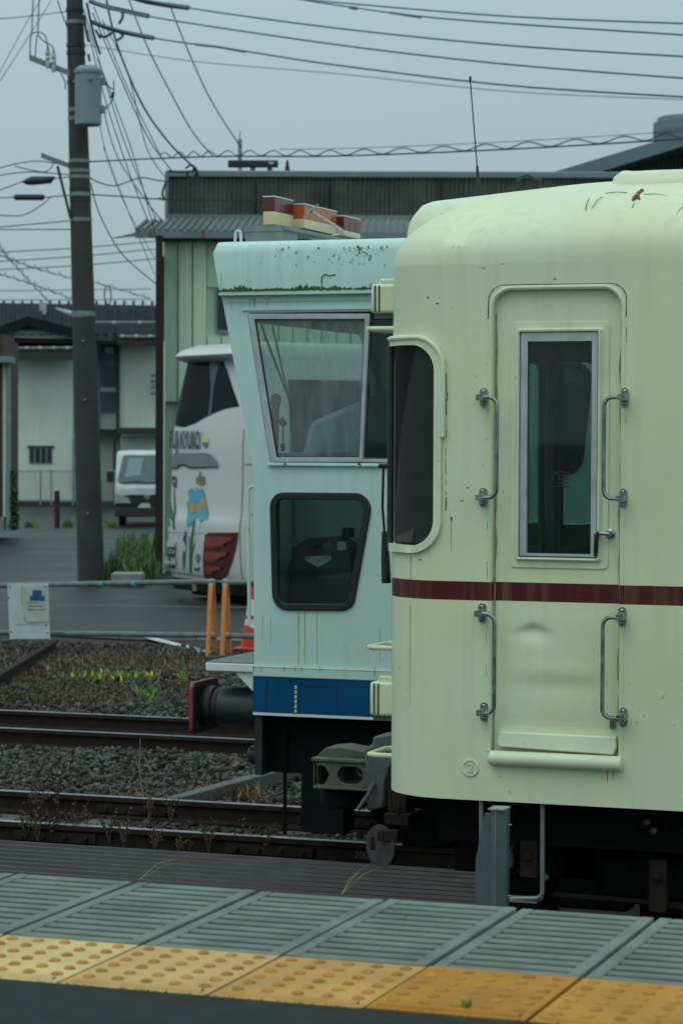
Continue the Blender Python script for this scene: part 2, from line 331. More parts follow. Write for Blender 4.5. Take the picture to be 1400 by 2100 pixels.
M['signblue'] = pm('sign_blue', (0.004, 0.09, 0.25), 0.5); M['faint'] = pm('faded_print', (0.17, 0.2, 0.19), 0.8); M['scuff'] = pm('scuffed_edge', (0.3, 0.33, 0.29), 0.8)
M['linewhite'] = pm('road_paint', (0.5, 0.52, 0.5), 0.6, var=0.2, scale=12)
M['grass'] = pm('grass_green', (0.03, 0.085, 0.018), 0.7, var=0.4, scale=6); M['grass2'] = pm('bright_leaf', (0.14, 0.27, 0.03), 0.7, var=0.3, scale=9)
M['flower'] = pm('yellow_flower', (0.5, 0.42, 0.03), 0.7); M['dead'] = pm('dead_weed', (0.085, 0.055, 0.026), 0.85, var=0.4, scale=12); M['straw'] = pm('dry_straw', (0.33, 0.27, 0.12), 0.8)
M['moss2'] = pm('olive_moss', (0.075, 0.085, 0.03), 0.95, var=0.5, scale=14)
M['vanw'] = pm('van_white', (0.5, 0.55, 0.52), 0.35); M['vanglass'] = pm('van_glass', (0.06, 0.10, 0.11), 0.08); M['lens'] = pm('headlamp_lens', (0.3, 0.36, 0.33), 0.15)
M['lbred'] = pm('lightbar_dark_red', (0.11, 0.008, 0.014), 0.25, coat=0.3); M['lbamber'] = pm('lightbar_amber', (0.42, 0.10, 0.015), 0.25, coat=0.3); M['lbcream'] = pm('lightbar_cream', (0.66, 0.55, 0.33), 0.4)
M['can'] = pm('black_can', (0.013, 0.015, 0.014), 0.45); M['label'] = pm('can_label', (0.42, 0.46, 0.44), 0.6); M['stepgrey'] = pm('step_grey', (0.16, 0.175, 0.19), 0.7, var=0.2, bump=0.3)
G = glass('cab_glass', (0.62, 0.72, 0.70), dirt=0.10); GD = glass('dirty_cab_glass', (0.86, 0.94, 0.91), dirt=0.30); GB = glass('black_tinted_glass', (0.34, 0.42, 0.40), dirt=0.03)

# ================================================================== THE SETTING
def sheet(name, x0, x1, y0, y1, z, mat):
    o = MB().add([(x0, y0, z), (x1, y0, z), (x1, y1, z), (x0, y1, z)], [(0, 1, 2, 3)]).build(name, mat, smooth=False)
    return tag(o, kind='structure')
ground = sheet('ground', -900, 900, -700, 1400, -0.42, M['ballast'])
ZR = -0.10
# road sheet: near edge is the ballast border, seen oblique
e0, e1 = gnd(-900, 1318, ZR), gnd(1600, 1352, ZR)
rd = MB().add([V((-140, e0.y - 0.2, ZR)), V((60, e1.y + 2.2, ZR)), V((60, 140, ZR)), V((-140, 140, ZR))], [(0, 1, 2, 3)])
tag(rd.build('road', M['asphalt'], smooth=False), kind='structure')
# kerb row along the road's near edge
def roadedge(x): return e0.y - 0.2 + (x + 140) / 200 * (e1.y + 2.2 - e0.y + 0.2)
kerb = bpy.data.objects.new('kerb', None); COL.objects.link(kerb); tag(kerb, kind='structure')
for i in range(26):
    x = -26 + i * 1.0
    ya, yb = roadedge(x), roadedge(x + 0.985)
    b = MB(); dz = random.uniform(-.006, .006)
    b.add([(x, ya - .16, -.3), (x + .985, yb - .16, -.3), (x + .985, yb - .003, -.3), (x, ya - .003, -.3), (x, ya - .16, -.075 + dz), (x + .985, yb - .16, -.075 + dz), (x + .985, yb - .003, -.075 + dz), (x, ya - .003, -.075 + dz)],
          [(0, 3, 2, 1), (4, 5, 6, 7), (0, 1, 5, 4), (1, 2, 6, 5), (2, 3, 7, 6), (3, 0, 4, 7)])
    b.build('kerb_stone', M['kerb'], kerb, bev=.012)
# painted line on the road
a, b = gnd(288, 1303, ZR + .004), gnd(424, 1337, ZR + .004); n = V((0, 0, 1)).cross(b - a).normalized() * .07
tag(MB().add([a - n, b - n, b + n, a + n], [(0, 1, 2, 3)]).build('road_marking', M['linewhite'], smooth=False), kind='structure')
a, b = gnd(-200, 1236, ZR + .004), gnd(520, 1246, ZR + .004); n = V((0, 0, 1)).cross(b - a).normalized() * .05
tag(MB().add([a - n, b - n, b + n, a + n], [(0, 1, 2, 3)]).build('road_joint', M['kerb'], smooth=False), kind='structure')

# ballast bed (uneven sheet) under the tracks
def bedz(x, y): return -.155 + .02 * math.sin(x * 2.1 + y) * math.sin(y * 1.7 - x) + (.03 if y > 20.4 else 0)
bb = MB().grid(lambda x, y: (x, min(y, roadedge(x) - .17), bedz(x, y)), list(np.linspace(-24, 8, 65)), list(np.linspace(12.0, 31, 60)))
tag(bb.build('ballast_bed', M['ballast']), kind='structure')

# loose stones
def stones(name, regs, label):
    base = []
    for k in range(10):
        p = RNG.normal(size=(8, 3)); p /= np.linalg.norm(p, axis=1)[:, None]; p *= (0.6 + .6 * RNG.random((8, 1)))
        bm = bmesh.new()
        for q in p: bm.verts.new(q)
        h = bmesh.ops.convex_hull(bm, input=bm.verts[:]); bmesh.ops.delete(bm, geom=[g for g in set(h['geom_interior'] + h['geom_unused']) if isinstance(g, bmesh.types.BMVert)], context='VERTS')
        bmesh.ops.triangulate(bm, faces=bm.faces[:]); bm.verts.index_update()
        base.append((np.array([v.co[:] for v in bm.verts]), np.array([[v.index for v in f.verts] for f in bm.faces]))); bm.free()
    VS, FS, off = [], [], 0
    for (x0, x1, y0, y1, dens, s0, s1, z) in regs:
        n = int((x1 - x0) * (y1 - y0) * dens)
        X = RNG.uniform(x0, x1, n); Y = RNG.uniform(y0, y1, n); S = RNG.uniform(s0, s1, n); A = RNG.uniform(0, 6.28, n); K = RNG.integers(0, 10, n)
        for i in range(n):
            if Y[i] > roadedge(X[i]) - .2: continue
            bv, bf = base[K[i]]; c, s = math.cos(A[i]), math.sin(A[i])
            q = bv * S[i] * np.array([1.15, .85, .62])
            t = RNG.normal() * .35; ct, st = math.cos(t), math.sin(t)
            xx, zz = q[:, 0] * ct - q[:, 2] * st, q[:, 0] * st + q[:, 2] * ct
            w = np.stack([X[i] + xx * c - q[:, 1] * s, Y[i] + xx * s + q[:, 1] * c, z + bedz(X[i], Y[i]) + .155 + zz + RNG.uniform(0, .028)], 1)
            VS.append(w); FS.append(bf + off); off += len(bv)
    Vv = np.concatenate(VS); Ff = np.concatenate(FS)
    me = bpy.data.meshes.new(name); me.vertices.add(len(Vv)); me.vertices.foreach_set('co', Vv.ravel())
    me.loops.add(Ff.size); me.loops.foreach_set('vertex_index', Ff.ravel().astype(np.int32))
    me.polygons.add(len(Ff)); me.polygons.foreach_set('loop_start', np.arange(0, Ff.size, 3, dtype=np.int32)); me.update(calc_edges=True)
    me.materials.append(M['stone']); o = bpy.data.objects.new(name, me); COL.objects.link(o); tag(o, label, 'ballast', kind='stuff')
stones('ballast_stones', [(-11.5, -3.8, 15.5, 18.45, 760, .016, .046, -.135), (-10.5, -3.6, 14.3, 15.2, 560, .016, .04, -.165), (-9.5, -3, 13.55, 14.1, 450, .016, .04, -.18),
        (-12.5, -4.2, 18.75, 19.6, 300, .024, .045, -.17), (-16, -5.5, 19.95, 27.5, 430, .014, .044, -.145)], 'grey crushed stone ballast between the rails')

# ---- railway tracks
def rail_mesh(b, y, x0, x1, z=0.0):
    prof = [(-.032, 0), (.032, 0), (.034, -.03), (.009, -.042), (.009, -.115), (.06, -.128), (.06, -.14), (-.06, -.14), (-.06, -.128), (-.009, -.115), (-.009, -.042), (-.034, -.03)]
    k = len(prof); vs = [(x0, y + p, z + q) for p, q in prof] + [(x1, y + p, z + q) for p, q in prof]
    b.add(vs, [(i, (i + 1) % k, k + (i + 1) % k, k + i) for i in range(1, k)], 0)
    b.add([vs[0], vs[1], vs[k + 1], vs[k]], [(0, 1, 2, 3)], 1); b.add(vs[:k], [tuple(range(k))]); b.add(vs[k:], [tuple(range(k))])
def track(yn, yf, x0, x1, label, sleepers, zr=0.0):
    t = thing('railway_track', ((x0 + x1) / 2, (yn + yf) / 2, -.14), label, 'track')
    for y in (yn, yf):
        b = MB(); rail_mesh(b, y, x0, x1, zr); b.build('rail', [M['rail'], M['rail_top']], t, smooth=False, recalc=False)
    for i, x in enumerate(sleepers):
        b = MB().box(x - .11, x + .11, yn - .5, yf + .5, zr - .3, zr - .142 - .003 * (i % 3)); b.build('sleeper', M['sleeper'], t, bev=.01)
    return t
tb = track(14.14, 15.34, -14, 9, 'rusty track under the mint rail vehicle, middle of the three', [-13 + .66 * i for i in range(26)])
for y in (14.14, 15.34):
    b = MB(); X0 = gnd(250, 1670, 0).x if y > 15 else -3.9
    b.box(-7.15, -6.6, y - .032, y - .011, -.105, -.048)
    for k in range(4): b.lathe([(.016, 0), (.016, .016), (.008, .02)], (-7.08 + k * .14, y - .032, -.077), (0, -1, 0), 6)
    b.build('fishplate', M['rail'], tb)
    b = MB().box(-5.75, -5.2, y - .034, y - .011, -.105, -.048)
    for k in range(4): b.lathe([(.016, 0), (.016, .016), (.008, .02)], (-5.68 + k * .14, y - .034, -.077), (0, -1, 0), 6)
    b.build('fishplate', M['rail'], tb)
ta = track(18.6, 19.78, -18, 9, 'dark rusty track behind the red buffer, farthest from the platform', [-17 + .7 * i for i in range(24)])
tc = track(10.66, 11.73, -3.6, 9, 'shadowed track under the cream railcar', [-3.3 + .66 * i for i in range(16)])
# turnout rail running diagonally towards the mint vehicle
a, b = gnd(352, 1636, -.02), gnd(545, 1584, -.02); d = (b - a).normalized(); n = V((0, 0, 1)).cross(d) * .05
tag(MB().obox(a - n - V((0, 0, .12)), d * 3.0, n * 2, V((0, 0, .12))).build('timber_beam', M['sleeper'], bev=.008), 'weathered timber beam lying diagonally from the rail towards the mint vehicle', 'beam')
# disused stub rail by the white notice board
a, b = gnd(-120, 1452, .03), gnd(114, 1312, .03); d = (b - a).normalized(); n = V((0, 0, 1)).cross(d)
st = MB()
for (w, z0, z1) in ((.036, -.035, 0), (.012, -.12, -.035), (.062, -.145, -.12)): st.obox(a - n * w + V((0, 0, z0)), b - a, n * 2 * w, V((0, 0, z1 - z0)))
tag(st.build('stub_rail', M['rail'], bev=.004), 'rusty stub of disused rail ending below the white notice board', 'rail')

# ---- slatted steel walkway between the tracks
sw = thing('slatted_walkway', (-6, 13, -.15), 'rusty walkway of parallel steel slats between the tracks, half in shade', 'walkway')
ys = np.linspace(12.06, 13.5, 12)
for i, y in enumerate(ys):
    xe = -3.55 + .08 * random.random() - max(0, i - 9) * .02
    b = MB(); prof = [(-.026, -.05), (-.026, .002), (-.012, .02), (.012, .02), (.026, .002), (.026, -.05)]
    k = 6; b.add([(-12, y + p, -.03 + q) for p, q in prof] + [(xe, y + p, -.03 + q) for p, q in prof], [(j, (j + 1) % 6, 6 + (j + 1) % 6, 6 + j) for j in range(6)] + [tuple(range(6)), tuple(range(6, 12))])
    b.build('slat', M['slat'], sw)
for x in (-11.5, -9.5, -7.5, -5.6, -3.9):
    MB().box(x - .04, x + .04, 12.0, 13.56, -.14, -.066).build('crossbar', M['rail'], sw)
tag(MB().box(-14, 8, 11.95, 13.6, -.3, -.16).build('drain_bed', M['ballast'], smooth=False), kind='structure')

# ---- platform
PZ = 1.15; PITCHX = .3625; X0J = -2.527
tag(MB().box(-9, 7, -9, 5.19, .2, PZ - .002).build('platform', M['plasphalt'], smooth=False), kind='structure')
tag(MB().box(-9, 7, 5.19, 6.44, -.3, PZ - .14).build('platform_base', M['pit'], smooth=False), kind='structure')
tag(MB().box(-9, 7, 6.441, 6.47, -.3, PZ - .03).build('platform_edge', M['concrete'], smooth=False), kind='structure')
plat = bpy.data.objects['platform']
gm = MB(); gw = PITCHX - .014; gy0, gy1 = 5.662, 6.438
gm.box(0, .034, 0, gy1 - gy0, -.04, 0); gm.box(gw - .034, gw, 0, gy1 - gy0, -.04, 0)
ns = 11; pitch = (gy1 - gy0 - .04) / ns
for i in range(ns + 1):
    y = .0 + i * pitch; wdt = .042 if i in (0, ns) else .038
    gm.box(.034, gw - .034, y, y + wdt, -.039, -.0012)
g0 = gm.build('grate_panel', M['grate'], plat, bev=.003); gmesh = g0.data
tm = MB(); ty0, ty1 = 5.197, 5.655; tw = PITCHX - .01
tm.box(0, tw, 0, ty1 - ty0, -.04, 0)
tm.grid(lambda u, v: (.018 + u * (tw - .036), .022 + .018 * v, .006 if 0 < v < 1 else .0005), [0, .02, .98, 1], [0, .25, .75, 1])
for i in range(5):
    for j in range(6):
        cx, cy = (i + .5) * tw / 5, .085 + j * .0665
        tm.lathe([(.0150, .0003), (.0138, .003), (.0095, .0055)], (cx, cy, 0), (0, 0, 1), 10, 1)
tm.box(.02, tw - .02, .0425, .0475, .0004, .0042, 1)
t0 = tm.build('tactile_tile', [M['tact'], M['tactdot']], plat, ang=50); tmesh = t0.data
first = True
for k in range(-14, 22):
    x = X0J + k * PITCHX + .007
    g = g0 if first else bpy.data.objects.new('grate_panel', gmesh); t = t0 if first else bpy.data.objects.new('tactile_tile', tmesh)
    if not first:
        for o in (g, t): COL.objects.link(o); o.parent = plat
        mm_ = g.modifiers.new('bevel', 'BEVEL'); mm_.width = .003; mm_.segments = 2
    first = False
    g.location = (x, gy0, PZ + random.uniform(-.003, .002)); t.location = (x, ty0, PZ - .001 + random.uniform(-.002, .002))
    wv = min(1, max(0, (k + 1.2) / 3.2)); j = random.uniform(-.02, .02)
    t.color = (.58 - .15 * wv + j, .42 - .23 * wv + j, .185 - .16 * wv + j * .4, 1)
for nm, ya, yb in (('tile_joint', 5.656, 5.661),):
    pass

# ---- grey guard post in front of the railcar
p0 = at(1038, 1660, 9.35); p1 = at(1006, 1660, 9.35); gp = thing('guard_post', (p0.x, 9.35, -.3), 'grey steel post with a side fin standing before the cream railcar', 'post')
w = p0.x - p1.x
b = MB(); b.prism([(p1.x, 9.35), (p1.x + w * .45, 9.315), (p0.x, 9.35), (p0.x, 9.40), (p1.x, 9.40)], lambda u, v, d: V((u, v, d)), -.3, p0.z); b.build('shaft', M['post'], gp, bev=.003)
b = MB(); f0 = at(976, 1765, 9.38); f1 = at(995, 1668, 9.38); b.prism([(p1.x, -.3), (f0.x, -.3), (f0.x, f0.z), (f1.x, f1.z), (p1.x, f1.z)], lambda u, v, d: V((u, d, v)), 9.372, 9.384); b.build('fin', M['post'], gp)
for yy in (1692, 1838):
    q = at(1040, yy, 9.36); MB().tube([q, q + V((.018, 0, 0))], .004, 6).build('bolt', M['galv'], gp)
MB().box(p1.x - .002, p0.x + .002, 9.314, 9.402, p0.z - .001, p0.z + .004).build('cap', M['concrete'], gp)

# ================================================================== CREAM RAILCAR
YT = 9.8; RC = .30; HW = 1.4; YC = YT + HW
_sp = at(803, 1400, YT + .683 * RC); XT = _sp.x + .948 * RC; XF = XT - RC      # tangent point and front face
L1 = RC * math.pi / 2; WFr = 2 * HW - 2 * RC; UEND = 9.0
def plan(u, d=0.0):
    if u >= 0: return (XT + u, YT + d)
    if u >= -L1:
        a = -u / RC; r = RC - d; return (XT - r * math.sin(a), YT + RC - r * math.cos(a))
    if u >= -L1 - WFr: return (XF + d, YT + RC + (-u - L1))
    if u >= -2 * L1 - WFr:
        a = (-u - L1 - WFr) / RC; r = RC - d; return (XT - r * math.cos(a), YT + 2 * HW - RC + r * math.sin(a))
    return (XT + (-u - 2 * L1 - WFr), YT + 2 * HW - d)
def wf(u, z, d): x, y = plan(u, d); return V((x, y, z))
def uz(px, py):
    p = at(px, py, YT)
    if p.x >= XT: return (p.x - XT, p.z)
    lo, hi = -L1 * .78, 0.0
    for _ in range(40):
        m = (lo + hi) / 2; x, y = plan(m); q = at(px, py, y)
        if q.x > x: lo = m
        else: hi = m
    x, y = plan((lo + hi) / 2); return ((lo + hi) / 2, at(px, py, y).z)
ZB = .925; ZE = 3.05; ZTOP = 3.475
car = thing('cream_railcar', (XT + 2, YC, 0), 'cream railcar with wine red stripe and crew door, nearest the platform', 'railcar')
arcs = [-L1 * k / 10 for k in range(0, 11)] + [-L1 - WFr - L1 * k / 10 for k in range(0, 11)]
d0 = uz(1004, 1100)[0]; d1 = uz(1275, 1100)[0]; dzt = uz(1140, 588)[1]; dzb = uz(1140, 1548)[1]
doorhole = rpoly([(d0, dzb), (d1, dzb), (d1, dzt), (d0, dzt)], [0, 0, .085, .085], 8)
wzt = uz(860, 706)[1]; wzb = uz(860, 1120)[1]; wu1 = uz(893, 900)[0]; wu0 = -L1 * .84
winhole = rpoly([(wu0, wzb), (wu1, wzb), (wu1, wzt), (wu0, wzt)], [.01, .105, .105, .01], 8)
UT = -2 * L1 - WFr
mir = lambda P: [(UT - u, z) for u, z in reversed(P)]
fw = -L1 - WFr / 2
fholes = [rrect(fw + .08, -L1 - .02, 1.95, 2.72, .06), rrect(-L1 - WFr + .02, fw - .08, 1.95, 2.72, .06)]
fdoor = rrect(UT - d1 + .1, UT - d0 - .1, 1.95, 2.75, .05)
b = MB(); b.plate([(UT - UEND, ZB), (UEND, ZB), (UEND, ZE), (UT - UEND, ZE)], [doorhole, winhole, mir(winhole), fdoor] + fholes, wf, 0, .045, ucuts=arcs)
b.build('body_wall', M['cream'], car, ang=25)
# roof dome
XS = XT + .9
def roofp(s, t):
    x, y = plan(s); q = (max(x, XS), YC) if (s >= 0 or s < UT) and x >= XS else (XS, YC)
    w_ = min(1, max(0, (.75 - s) / .75)) if s > fw else min(1, max(0, (s - UT + .75) / .75)); g = (1 - math.cos(t)) ** (1.22 - .17 * w_); k = math.sin(t) ** (.95 + .0 * w_)
    return V((x + (q[0] - x) * g, y + (q[1] - y) * g, ZE + (ZTOP - ZE) * k))
us = [UEND, 5, 3, 2, 1.5, 1.2, .9] + [.9 - .1 * k for k in range(1, 10)] + [-L1 * k / 10 for k in range(0, 11)]
us += [-L1 - WFr * k / 16 for k in range(1, 16)] + [-L1 - WFr - L1 * k / 10 for k in range(0, 11)] + [UT - .1 * k for k in range(1, 10)] + [UT - x for x in (.9, 1.2, 1.5, 2, 3, 5, UEND)]
b = MB().grid(roofp, us, [math.pi / 2 * k / 22 for k in range(23)])
b.build('roof', M['cream'], car, ang=60)
# front hood over the sign box
h0 = at(828, 404, YC - .78)
def hood(u, v):
    x0 = h0.x; L = 1.1; x = x0 + u * L; hw = .86 * (1 - .06 * (1 - u)); a = math.pi * v
    zt = at(985, 383, YC - .6).z; z0 = h0.z + (zt - h0.z) * min(1, u / .55) if u < .55 else zt
    e = .28
    cy = -math.copysign(abs(math.cos(a)) ** e, math.cos(a)); sz = math.sin(a) ** e
    dip = .05 * max(0, 1 - u / .05) ** 2
    return V((x + .02, YC + hw * cy, 2.9 + (z0 - dip - 2.9) * sz))
b = MB(); b.grid(hood, [0, .01, .03, .06, .1, .2, .3, .4, .5, .6, .8, 1], [k / 28 for k in range(29)])
b.add([hood(0, k / 28) for k in range(29)], [tuple(range(29))]); b.build('headlamp_hood', M['cream2'], car, ang=50)
# roof ventilator at the right
v0 = at(1232, 372, YC - .75)
b = MB(); prof = rpoly([(0, 0), (2.2, 0), (2.2, .10), (.10, .10)], [.02, .02, .02, .06], 5)
v0 = at(1232, 372, YC - .95); out_ = rrect(v0.x, v0.x + 2.4, YC - .95, YC + .80, .22, 8)
def ring(zo, ins):
    def hx(x):
        t = min(1, max(0, (x - v0.x - .05) / .09)); t = t * t * (3 - 2 * t); return 1 - .12 * t
    return [(x, y, zb + (zo - zb) * hx(x)) for x, y in offs(out_, ins)]
zb = at(1262, 390, YC - .95).z; zt9 = at(1262, 343, YC - .95).z; dh = zt9 - zb; lv = [ring(zb - .03, -.006), ring(zb + .2 * dh, -.008), ring(zb + .75 * dh, .004), ring(zt9, .035), ring(zt9 - .004, .075), ring(zt9 - .05, .10)]
k = len(out_); vs = [p for l in lv for p in l]
b.add(vs, [(i * k + j, i * k + (j + 1) % k, (i + 1) * k + (j + 1) % k, (i + 1) * k + j) for i in range(5) for j in range(k)]); b.add(lv[-1], [tuple(range(k))])
b.build('roof_vent_fairing', M['roofcream'], car, ang=50)
MB().box(v0.x + .34, v0.x + 2, YC - .5, YC + .5, zb - .02, zb + 1.1 * dh).build('roof_vent', M['galv'], car, bev=.02)
# whip antenna
a0, a1, a2 = at(981, 380, YC), at(978, 340, YC), at(964, 165, YC)
an = MB(); an.tube([a0 - V((0, 0, .05)), a0, a1], [.010, .008, .006], 8); an.tube([a1, a2], .0032, 6); an.tube([a2, a2 + V((0, 0, .02))], .006, 6); an.build('antenna', M['wire'], car)
c0 = [at(*p, YC - .2) for p in ((1058, 372), (1070, 362), (1083, 359), (1096, 366), (1110, 368))]; MB().tube(c0, .007, 6).build('roof_cable', M['wire'], car)
# cab corner window
G2 = offs(winhole, .004)
MB().plate(G2, [], wf, .014, .019, ucuts=arcs).build('cab_window', glass('corner_glass', (0.50, 0.64, 0.66), dirt=.012), car)
b = MB(); b.plate(offs(winhole, -.028), [offs(winhole, .002)], wf, -.016, .012, ucuts=arcs)
cw = b.build('window_frame', M['cream2'], car, bev=.006)
MB().plate(offs(winhole, .0), [offs(winhole, .012)], wf, .008, .022, ucuts=arcs).build('window_gasket', M['rubber'], car)
b = MB(); b.tube([wf(wu0 + .004, wzb - .02, -.01), wf(wu0 + .004, wzt + .02, -.01)], .014, 8); b.build('corner_pillar', M['darkgrey'], car)
path = [p for p in offs(winhole, -.026)]; top = [p for p in path if p[1] > wzb + .11 and p[0] > -9]
i0 = min(range(len(path)), key=lambda i: abs(path[i][0] - wu0) + abs(path[i][1] - wzt)); 
b = MB(); 
arcpts = rpoly([(wu0 - .03, wzt + .028), (wu1 + .034, wzt + .028), (wu1 + .034, wzt - .4)], [0, .12, 0], 10)
dense = []
for (p, q) in zip(arcpts[:-1], arcpts[1:]):
    n = max(1, int((V(q) - V(p)).length / .03)); dense += [(p[0] + (q[0] - p[0]) * j / n, p[1] + (q[1] - p[1]) * j / n) for j in range(n)]
b.tube([wf(u, z, -.014) for u, z in dense], .011, 8); b.build('rain_gutter', M['cream2'], car)
MB().plate(mir(G2), [], wf, .014, .019, ucuts=arcs).build('cab_window', G, car)
for h in fholes: MB().plate(offs(h, -.002), [], wf, .02, .026).build('windscreen', G, car)
MB().plate(offs(fdoor, -.002), [], wf, .02, .026).build('far_door_window', G, car)
# interior
b = MB(); b.box(XT, XT + UEND, YT + .05, YT + 2 * HW - .05, 1.02, 1.08); b.box(XF + .06, XT, YT + RC, YT + 2 * HW - RC, 1.02, 1.08); b.build('floor', M['interdark'], car)
b = MB(); b.box(XT, XT + UEND, YT + .05, YT + 2 * HW - .05, 2.84, 2.9); b.box(XF + .06, XT, YT + RC, YT + 2 * HW - RC, 2.84, 2.9); b.build('ceiling', M['interdark'], car)
XP = -2.05
MB().box(XP, XP + .05, YT + .05, YT + 2 * HW - .05, 1.08, 2.84).build('cab_partition', M['interdark'], car)
MB().box(XF + .08, XF + .45, YT + .35, YT + 1.9, 1.08, 1.86).build('driver_desk', M['interdark'], car, bev=.03)
q = at(1120, 1000, YT + 1.0)
for pxx, yy, wd in ((1121, 1.3, .035), (1139, 1.55, .025), (1103, .9, .02)):
    q = at(pxx, 1000, YT + yy); MB().box(q.x, q.x + wd, YT + yy, YT + yy + .04, 1.08, 2.84).build('interior_post', M['interior'], car)
q = at(860, 1000, YT + .8); MB().box(q.x - .02, q.x + .05, YT + .8, YT + .84, 1.08, 2.84).build('interior_post', M['interior'], car)  # pale posts stand in for reflections in the corner window
q = at(825, 1000, YT + 1.6); MB().box(q.x - .05, q.x + .09, YT + 1.6, YT + 1.64, 1.08, 2.84).build('interior_post', M['interior'], car)
# door -------------------------------------------------------------
DY = .028
dr = MB(); DO = offs(doorhole, -.006)
wi = lambda a, b_, c, d: (uz(a, 900)[0], uz(b_, 900)[0], uz(1140, d)[1], uz(1140, c)[1])
hu0, hu1, hz0, hz1 = wi(1064, 1222, 681, 1142)
lu0, lu1, lz0, lz1 = d0 + .03, d1 - .03, uz(1140, 1490)[1], uz(1140, 1246)[1]
dr.plate(DO, [rrect(hu0, hu1, hz0, hz1, .008), [(lu0 + .008, lz0 + .008), (lu1 - .008, lz0 + .008), (lu1 - .008, lz1 - .008), (lu0 + .008, lz1 - .008)]], wf, DY, DY + .03); door = dr.build('crew_door', M['cream'], car)
door['label'] = 'narrow cream crew door with tall window'
o0, o1, oz0, oz1 = wi(1043, 1245, 659, 1166)
b = MB(); outer = rrect(o0, o1, oz0, oz1, .022); inner = rrect(hu0 - .004, hu1 + .004, hz0 - .004, hz1 + .004, .006)
b.plate(outer, [inner], wf, DY - .001, DY - .006); 
o2 = rrect(o0 + .024, o1 - .024, oz0 + .024, oz1 - .024, .012)
# bevelled raised surround
mid = rrect(hu0 - .012, hu1 + .012, hz0 - .012, hz1 + .012, .008)
k = len(o2); vs = [wf(u, z, DY - .006) for u, z in o2] + [wf(u, z, DY - .022) for u, z in mid] + [wf(u, z, DY - .020) for u, z in inner]
b.add(vs, [(i * k + j, i * k + (j + 1) % k, (i + 1) * k + (j + 1) % k, (i + 1) * k + j) for i in range(2) for j in range(k)])
b.build('window_surround', M['cream2'], door, bev=.003)
gi = wi(1078, 1210, 699, 1136)
b = MB(); b.plate(rrect(hu0 + .0005, hu1 - .0005, hz0 + .0005, hz1 - .0005, .006), [rrect(*gi, .004)], wf, DY - .012, DY + .02); b.build('window_frame', M['alu'], door, bev=.002)
MB().plate(rrect(gi[0] - .003, gi[1] + .003, gi[2] - .003, gi[3] + .003, .004), [], wf, DY + .004, DY + .009).build('door_window', glass('door_glass', (0.52, 0.66, 0.63), dirt=.03), door)
MB().plate(rrect(hu0 - .002, hu1 + .002, hz0 - .012, hz0 - .001, .002), [], wf, DY - .016, DY).build('window_seal', M['rubber'], door)
c = uz(1140, 985); text('室', .075, M['rubber'], door, wf(uz(1149, 985)[0], c[1], DY + .003), (1, 0, 0), (0, 0, 1))
# opening bead
op = rpoly([(d0, dzb), (d0, dzt), (d1, dzt), (d1, dzb)], [0, .085, .085, 0], 10)
b = MB(); b.tube([wf(u, z, .004) for u, z in op], .010, 8); b.build('door_bead', M['cream'], car)
for ue, sg_ in ((d0, 1), (d1, -1)):
    n_ = 40; zs_ = [dzb + (dzt - .1 - dzb) * i / n_ for i in range(n_ + 1)]; wd_ = [.003 + .009 * abs(math.sin(i * .7 + sg_) * math.sin(i * .23)) + .003 * random.random() for i in range(n_ + 1)]
    MB().plate([(ue + sg_ * .010, z) for z in zs_] + [(ue + sg_ * (.010 + w_), z) for z, w_ in reversed(list(zip(zs_, wd_)))], [], wf, DY - .0012, DY - .0004).build('grime_edge', pm('brown_grime_film', (0.34, 0.30, 0.16), 0.8, var=0.3, scale=25), car, smooth=False)
seal = rpoly([(d0 - .011, dzt - .12), (d0 - .011, dzt + .011), (d1 + .011, dzt + .011), (d1 + .011, dzt - .12)], [0, .095, .095, 0], 10)
b = MB(); b.tube([wf(u, z, .001) for u, z in seal], [.0012 + .0022 * random.random() for _ in seal], 6); b.build('door_seal', M['grime'], car)
for k in range(12):
    u = (d0 - .0115 if k % 2 else d1 + .0115) + random.uniform(-.001, .001); z = random.uniform(dzb, dzt - .12); b = MB(); b.tube([wf(u, z, .0005), wf(u + random.uniform(-.001, .001), z + random.uniform(.005, .11) ** 1.2, .0005)], random.uniform(.0006, .0014), 5); b.build('cracked_sealant', M['grime'], car)
for k in range(14):
    u = wu1 + .045 + random.uniform(-.002, .003); z = random.uniform(wzb + .1, wzt - .1); b = MB(); b.tube([wf(u, z, .0), wf(u + random.uniform(-.001, .001), z + random.uniform(.01, .08), .0)], random.uniform(.0008, .0028), 5); b.build('cracked_sealant', M['grime'], car)
# lower door panel with a dent
lu0, lu1, lz0, lz1 = d0 + .03, d1 - .03, uz(1140, 1490)[1], uz(1140, 1246)[1]
def dent(s, t):
    u = lu0 + (lu1 - lu0) * s; z = lz0 + (lz1 - lz0) * t; e = min(1, 9 * min(s, 1 - s)) * min(1, 9 * min(t, 1 - t)); e = e * e * (3 - 2 * e)
    dx, dz = (s - .30) / .13, (t - .80) / .10
    D = .015 * math.exp(-dx * dx - dz * dz) / (1 + math.exp((t - .84 + .3 * abs(s - .3)) * 90))
    D += .006 * math.exp(-((s - .55) / .4) ** 2 - ((t - .33) / .09) ** 2) - .004 * math.exp(-((s - .5) / .4) ** 2 - ((t - .45) / .09) ** 2)
    return wf(u, z, DY - .0015 * e - .0005 + D * e)
MB().grid(dent, [i / 60 for i in range(61)], [i / 60 for i in range(61)]).build('dented_panel', M['cream'], door, recalc=False)
